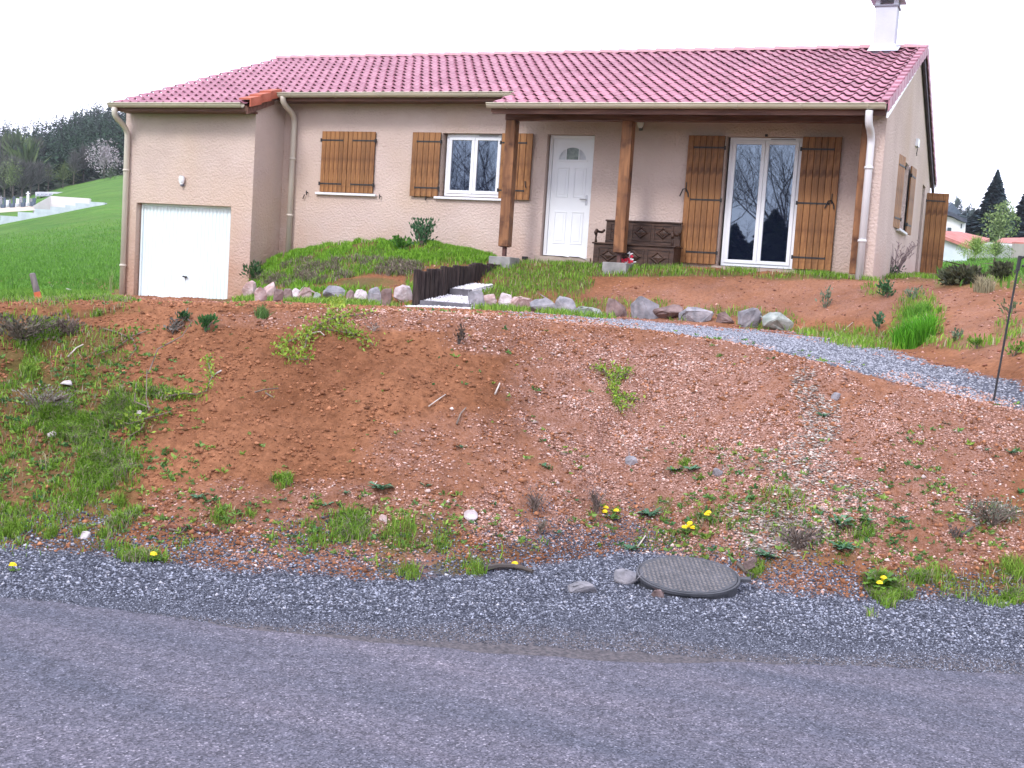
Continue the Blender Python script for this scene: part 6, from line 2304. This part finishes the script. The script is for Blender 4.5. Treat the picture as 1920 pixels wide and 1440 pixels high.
rel(rf, o_).build('roof', mat('dark_slate_roof', (.05, .06, .09), (.09, .10, .13), ns=3), hw)
for u0, u1, v0, v1 in ((1770, 1774, 427, 433), (1776, 1784, 427, 433), (1772, 1776, 408, 414), (1801, 1804, 420, 428)):
    a, b = W(u0, v1, 109.9), W(u1, v0, 109.9)
    rel(MB().add([(a[0], a[1], a[2]), (b[0], b[1], a[2]), (b[0], b[1], b[2]), (a[0], a[1], b[2])], [(0, 1, 2, 3)]), o_).build('window', mat('far_window', (.05, .07, .08), rough=.2) if 'far_window' not in bpy.data.materials else bpy.data.materials['far_window'], hw)
sp_ = root('pointed_roof', tuple(W(1785, 402, 170)), 'blue grey pointed roof rising behind the white house', 'house')
o_ = W(1785, 402, 170)
a, b, c = W(1766, 402, 170), W(1804, 402, 170), W(1785, 380, 170)
m_ = MB().add([tuple(a), tuple(b), tuple(c), tuple(a + FH * 4), tuple(b + FH * 4), tuple(c + FH * 4)], [(0, 1, 2), (5, 4, 3), (0, 2, 5, 3), (1, 4, 5, 2)])
rel(m_, o_).build('roof', mat('blue_grey_roof', (.075, .10, .14), (.11, .14, .19), ns=2), sp_)
a, b = W(1770, 420, 170.2), W(1800, 402, 170.2)
rel(MB().add([(a[0], a[1], a[2]), (b[0], b[1], a[2]), (b[0], b[1], b[2]), (a[0], a[1], b[2])], [(0, 1, 2, 3)]), o_).build('wall', bpy.data.materials['blue_grey_roof'], sp_)
lw_ = root('low_house', tuple(W(1800, 488, 72)), 'low white house with a red tiled roof beyond the terrace', 'house')
o_ = W(1800, 488, 72)
A0, B0 = W(1745, 492, 72), W(1812, 492, 72)
zt0, zt1 = W(1762, 438, 72)[2], W(1812, 458, 72)[2]
dp = FH * 6 + RH * 2.2
m_ = MB()
f4 = [(*A0[:2], A0[2] - 1), (*B0[:2], A0[2] - 1), (*B0[:2], zt1), (*A0[:2], zt0)]
m_.add(f4 + [tuple(np.array(p) + dp) for p in f4], [(0, 1, 2, 3), (1, 5, 6, 2), (5, 4, 7, 6), (4, 0, 3, 7)])
rel(m_, o_).build('wall', mat('bluish_white_wall', (.55, .62, .66), (.66, .71, .74), ns=1.2), lw_)
q0, q1 = W(1742, 432, 71.7), W(1822, 462, 71.7)
q2, q3 = W(1856, 447, 78), W(1800, 434, 78)
m_ = MB()
m_.add([tuple(q) for q in (q0, q1, q2, q3)] + [tuple(q + np.array([0, 0, -.2])) for q in (q0, q1, q2, q3)], [(0, 1, 2, 3), (0, 4, 5, 1), (1, 5, 6, 2)])
rel(m_, o_).build('roof', mat('red_roof', (.38, .13, .11), (.48, .20, .17), ns=2), lw_)
for (u0, u1, v0, v1, D_, m__, lb, cn, nm) in (
        (1818, 1900, 458, 488, 84, 'w', 'long grey white boundary wall right of the low house', 'wall', 'boundary_wall'),
        (1900, 2010, 460, 492, 82, 'g', 'grey brown outbuilding wall at the right picture edge', 'wall', 'outbuilding_wall')):
    a, b = W(u0, v1, D_), W(u1, v1, D_)
    zt = W((u0 + u1) / 2, v0, D_)[2]
    o_ = a
    m_ = MB().prism([(*a[:2], a[2] - 1), (*b[:2], a[2] - 1), (*b[:2], zt), (*a[:2], zt)], tuple(FH * .5))
    ro = root(nm, tuple(a), lb, cn)
    rel(m_, o_).build('wall', mat('far_grey_wall_' + m__, (.34, .36, .36) if m__ == 'w' else (.28, .26, .24), (.46, .48, .47) if m__ == 'w' else (.36, .33, .30), ns=1), ro)
    m_ = MB().prism([(*a[:2], zt), (*b[:2], zt), (*b[:2], zt + .12), (*a[:2], zt + .12)], tuple(FH * .6))
    rel(m_, o_).build('coping', bpy.data.materials['red_roof'] if m__ == 'g' else WHITE2, ro)
o_ = W(1880, 452, 95)
ro = root('red_roof_house', tuple(o_), 'low brownish red roof showing between birch and picture edge', 'house')
a, b, c, d = W(1862, 455, 95), W(1945, 458, 95), W(1940, 445, 102), W(1880, 446, 102)
rel(MB().add([tuple(x) for x in (a, b, c, d)], [(0, 1, 2, 3)]), o_).build('roof', bpy.data.materials['red_roof'], ro)
a, b = W(1866, 470, 95.2), W(1940, 457, 95.2)
rel(MB().add([(a[0], a[1], a[2]), (b[0], b[1], a[2]), (b[0], b[1], b[2] - .1), (a[0], a[1], b[2] - .1)], [(0, 1, 2, 3)]), o_).build('wall', CONCBEIGE, ro)

# ---- left: stepped retaining wall, pale walls, graves, guard rail
RETW = mat('bluish_retaining_panel', (.42, .47, .52), (.52, .57, .62), ns=2)
PALEW = mat('pinkish_white_wall', (.66, .60, .60), (.76, .71, .71), ns=1)
rw_ = root('retaining_wall', tuple(W(0, 420, 113)), 'long low stepped retaining wall of pale panels at the top of the field', 'wall')
o_ = W(0, 420, 113)
SEGS = [(-70, -35, 436, 415), (-35, 0, 427, 412), (0, 33, 421, 405), (33, 64, 414, 398), (64, 94, 407, 392), (94, 122, 401, 388), (122, 141, 396, 385), (141, 168, 393, 381), (168, 196, 389, 379)]
for k, (u0, u1, vb, vt_) in enumerate(SEGS):
    D_ = 113
    a, b = W(u0, vb, D_), W(u1, vb - 6, D_)
    zt = W((u0 + u1) / 2, vt_, D_)[2]
    rel(MB().prism([(*a[:2], a[2] - .6), (*b[:2], a[2] - .6), (*b[:2], zt), (*a[:2], zt)], tuple(FH * (.6 + .01 * k))), o_).build('panel', RETW, rw_)
pw_ = root('pale_wall', tuple(W(94, 392, 118)), 'pinkish white wall block standing on the terrace behind the retaining wall', 'wall')
o_ = W(94, 392, 118)
a, b = W(94, 393, 118), W(167, 391, 118)
zt = W(150, 371, 118)[2]
rel(MB().prism([(*a[:2], a[2] - 2), (*b[:2], a[2] - 2), (*b[:2], zt), (*a[:2], zt)], tuple(FH * .5)), o_).build('wall', PALEW, pw_)
c = W(62, 392, 116)
rel(MB().add([(*c[:2], c[2] - 1), (*a[:2], a[2] - 1), (*a[:2], zt), (*c[:2], W(66, 386, 116)[2])], [(0, 1, 2, 3)]), o_).build('slanting_wall', PALEW, pw_)
te = MB()
tA = [W(-80, 404, 114.5), W(66, 394, 114.5), W(66, 386, 119), W(-80, 393, 119)]
te.add([tuple(p) for p in tA], [(0, 1, 2, 3)])
tag(te.build('path', mat('sandy_terrace', (.42, .36, .28), (.52, .46, .38), ns=1)), kind='structure')
for k in range(16):
    u = -30 + k * 6.2 + random.uniform(-1.5, 1.5)
    vv = 389 - k * .5
    b = W(u, vv, 119 + (k % 3))
    hh_ = random.uniform(.5, .95)
    w_ = random.uniform(.18, .3)
    gm = [bpy.data.materials['blue_grey_roof'], WHITE2, GREYSTONE][k % 3]
    g = MB().box(-w_ / 2, w_ / 2, -.08, .08, -.3, hh_)
    if k % 4 == 1:
        g.box(-.06, .06, -.05, .05, hh_ + .001, hh_ + .35).box(-.2, .2, -.045, .045, hh_ + .1, hh_ + .2)
    g.box(-w_ / 2 - .06, w_ / 2 + .06, -.5, -.081, -.3, .12)
    o = g.build('headstone', gm)
    o.location = tuple(b)
    o.rotation_euler = (0, 0, RZ)
    tag(o, '%s headstone from the left in the distant graveyard, %s' % (ORD[k], ['dark blue grey', 'white', 'grey'][k % 3]), 'headstone', 'headstones in the distant graveyard')
gr_ = root('guard_rail', tuple(W(73, 362, 190)), 'long pale guard rail along the road below the forest', 'guard rail')
o_ = W(73, 362, 190)
prev = None
pts_ = [(66, 363), (100, 363), (130, 364), (160, 366), (190, 368), (232, 372)]
rail = MB()
for (u0, v0), (u1, v1) in zip(pts_, pts_[1:]):
    a, b = W(u0, v0, 190), W(u1, v1, 190)
    rail.add([tuple(a), tuple(b), tuple(b + [0, 0, .28]), tuple(a + [0, 0, .28])], [(0, 1, 2, 3)])
rel(rail, o_).build('rail', mat('pale_rail', (.5, .5, .56), (.62, .62, .68), ns=1), gr_)
for k in range(22):
    u = 68 + k * 7.5
    v = np.interp(u, [p[0] for p in pts_], [p[1] for p in pts_])
    a = W(u, v, 190.05)
    rel(MB().box(a[0] - .06, a[0] + .06, a[1] - .05, a[1] + .05, a[2] - 1.0, a[2] + .2), o_).build('post', bpy.data.materials['pale_rail'], gr_)
ro_ = MB()
L1 = [W(u, v + 5, 188) for u, v in pts_]
L2 = [W(u, v - 1, 196) for u, v in pts_]
for i in range(len(L1) - 1):
    ro_.add([tuple(L1[i]), tuple(L1[i + 1]), tuple(L2[i + 1]), tuple(L2[i])], [(0, 1, 2, 3)])
tag(ro_.build('lane', mat('grey_lane', (.16, .17, .20), (.22, .23, .26), ns=1)), kind='structure')

# ================================================================== WHAT THE WINDOWS REFLECT: trees across the road
def bare_tree(loc, h, seed, label):
    r = random.Random(seed)
    t_ = root('bare_tree', loc, label, 'tree', 'bare trees across the road')
    tr = MB()
    tr.tube([(0, 0, -.5), (.05, 0, h * .18), (-.05, .05, h * .33)], [h * .020, h * .016, h * .012], 8)
    tr.build('trunk', BARK, t_)
    b = MB()

    def grow(p, d, L, rad, dep):
        n = 3
        pts = [p]
        for i in range(n):
            d = (d + Vector((r.uniform(-.3, .3), r.uniform(-.3, .3), r.uniform(-.1, .22)))).normalized()
            pts.append(pts[-1] + d * L / n)
        b.tube(pts, [rad * (1 - .4 * i / n) for i in range(n + 1)], 4 if dep < 3 else 3, cap=False)
        if dep == 0:
            return
        for k in range(r.choice((2, 3, 3))):
            q_ = pts[r.choice((1, 2, 3))]
            nd = (d + Vector((r.uniform(-1, 1), r.uniform(-1, 1), r.uniform(-.3, .7))) * .85).normalized()
            grow(q_, nd, L * r.uniform(.6, .85), rad * .55, dep - 1)
    for k in range(7):
        a_ = r.uniform(0, 6.28)
        grow(Vector((0, 0, h * r.uniform(.12, .33))), Vector((math.cos(a_) * .6, math.sin(a_) * .6, 1)).normalized(), h * r.uniform(.22, .32), h * .007, 6)
    b.build('crown', BARK, t_)


for k, (a, b, h, lb) in enumerate(((-37, -8, 11, 'bare forking tree furthest left across the road, reflected in the small window'),
                                   (-33.5, -9, 12, 'tall bare tree across the road mirrored in the small window'),
                                   (-18.5, -8, 10, 'slim bare tree across the road between the reflected ones'),
                                   (-14.5, -9, 11, 'bare tree across the road mirrored in the left french window leaf'),
                                   (-11.5, -8, 11, 'bare tree across the road mirrored in the right french window leaf'),
                                   (-4, -11, 12, 'bare tree across the road behind the photographer'))):
    q = CAM + RH * a + FH * b
    bare_tree((q[0], q[1], -2.1), h, 50 + k, lb)
for k in range(28):
    a = -40.5 + k * 1.2
    q = CAM + RH * a + FH * (-7.5 - (k % 2) * 1.3)
    h = random.uniform(4.7, 6.1)
    r_ = root('dark_fir', (q[0], q[1], -2.1), ORD[k] + ' dark fir from the left in the row across the road', 'tree', 'dark firs in a row across the road')
    V, Fc, c = conifer_arr(np.zeros(3), h, h * .60, 3000, (.012, .022, .012), (.04, .06, .03))
    place('crown', np_mesh('crown', V, Fc, FARLEAF, c), r_)
    MB().tube([(0, 0, -.3), (0, 0, h * .9)], [.10, .02], 6).build('trunk', BARK, r_)

# ================================================================== AIR
hz_ = bpy.data.materials.new('haze')
hz_.use_nodes = True
_n = hz_.node_tree.nodes
_n.remove(_n['Principled BSDF'])
pv = _n.new('ShaderNodeVolumePrincipled')
pv.inputs['Color'].default_value = (0.86, 0.90, 1.0, 1)
pv.inputs['Density'].default_value = HAZE
hz_.node_tree.links.new(pv.outputs['Volume'], _n['Material Output'].inputs['Volume'])
tag(MB().box(-1250, 1250, -1250, 1250, -6.5, 90).build('haze', hz_), kind='stuff')
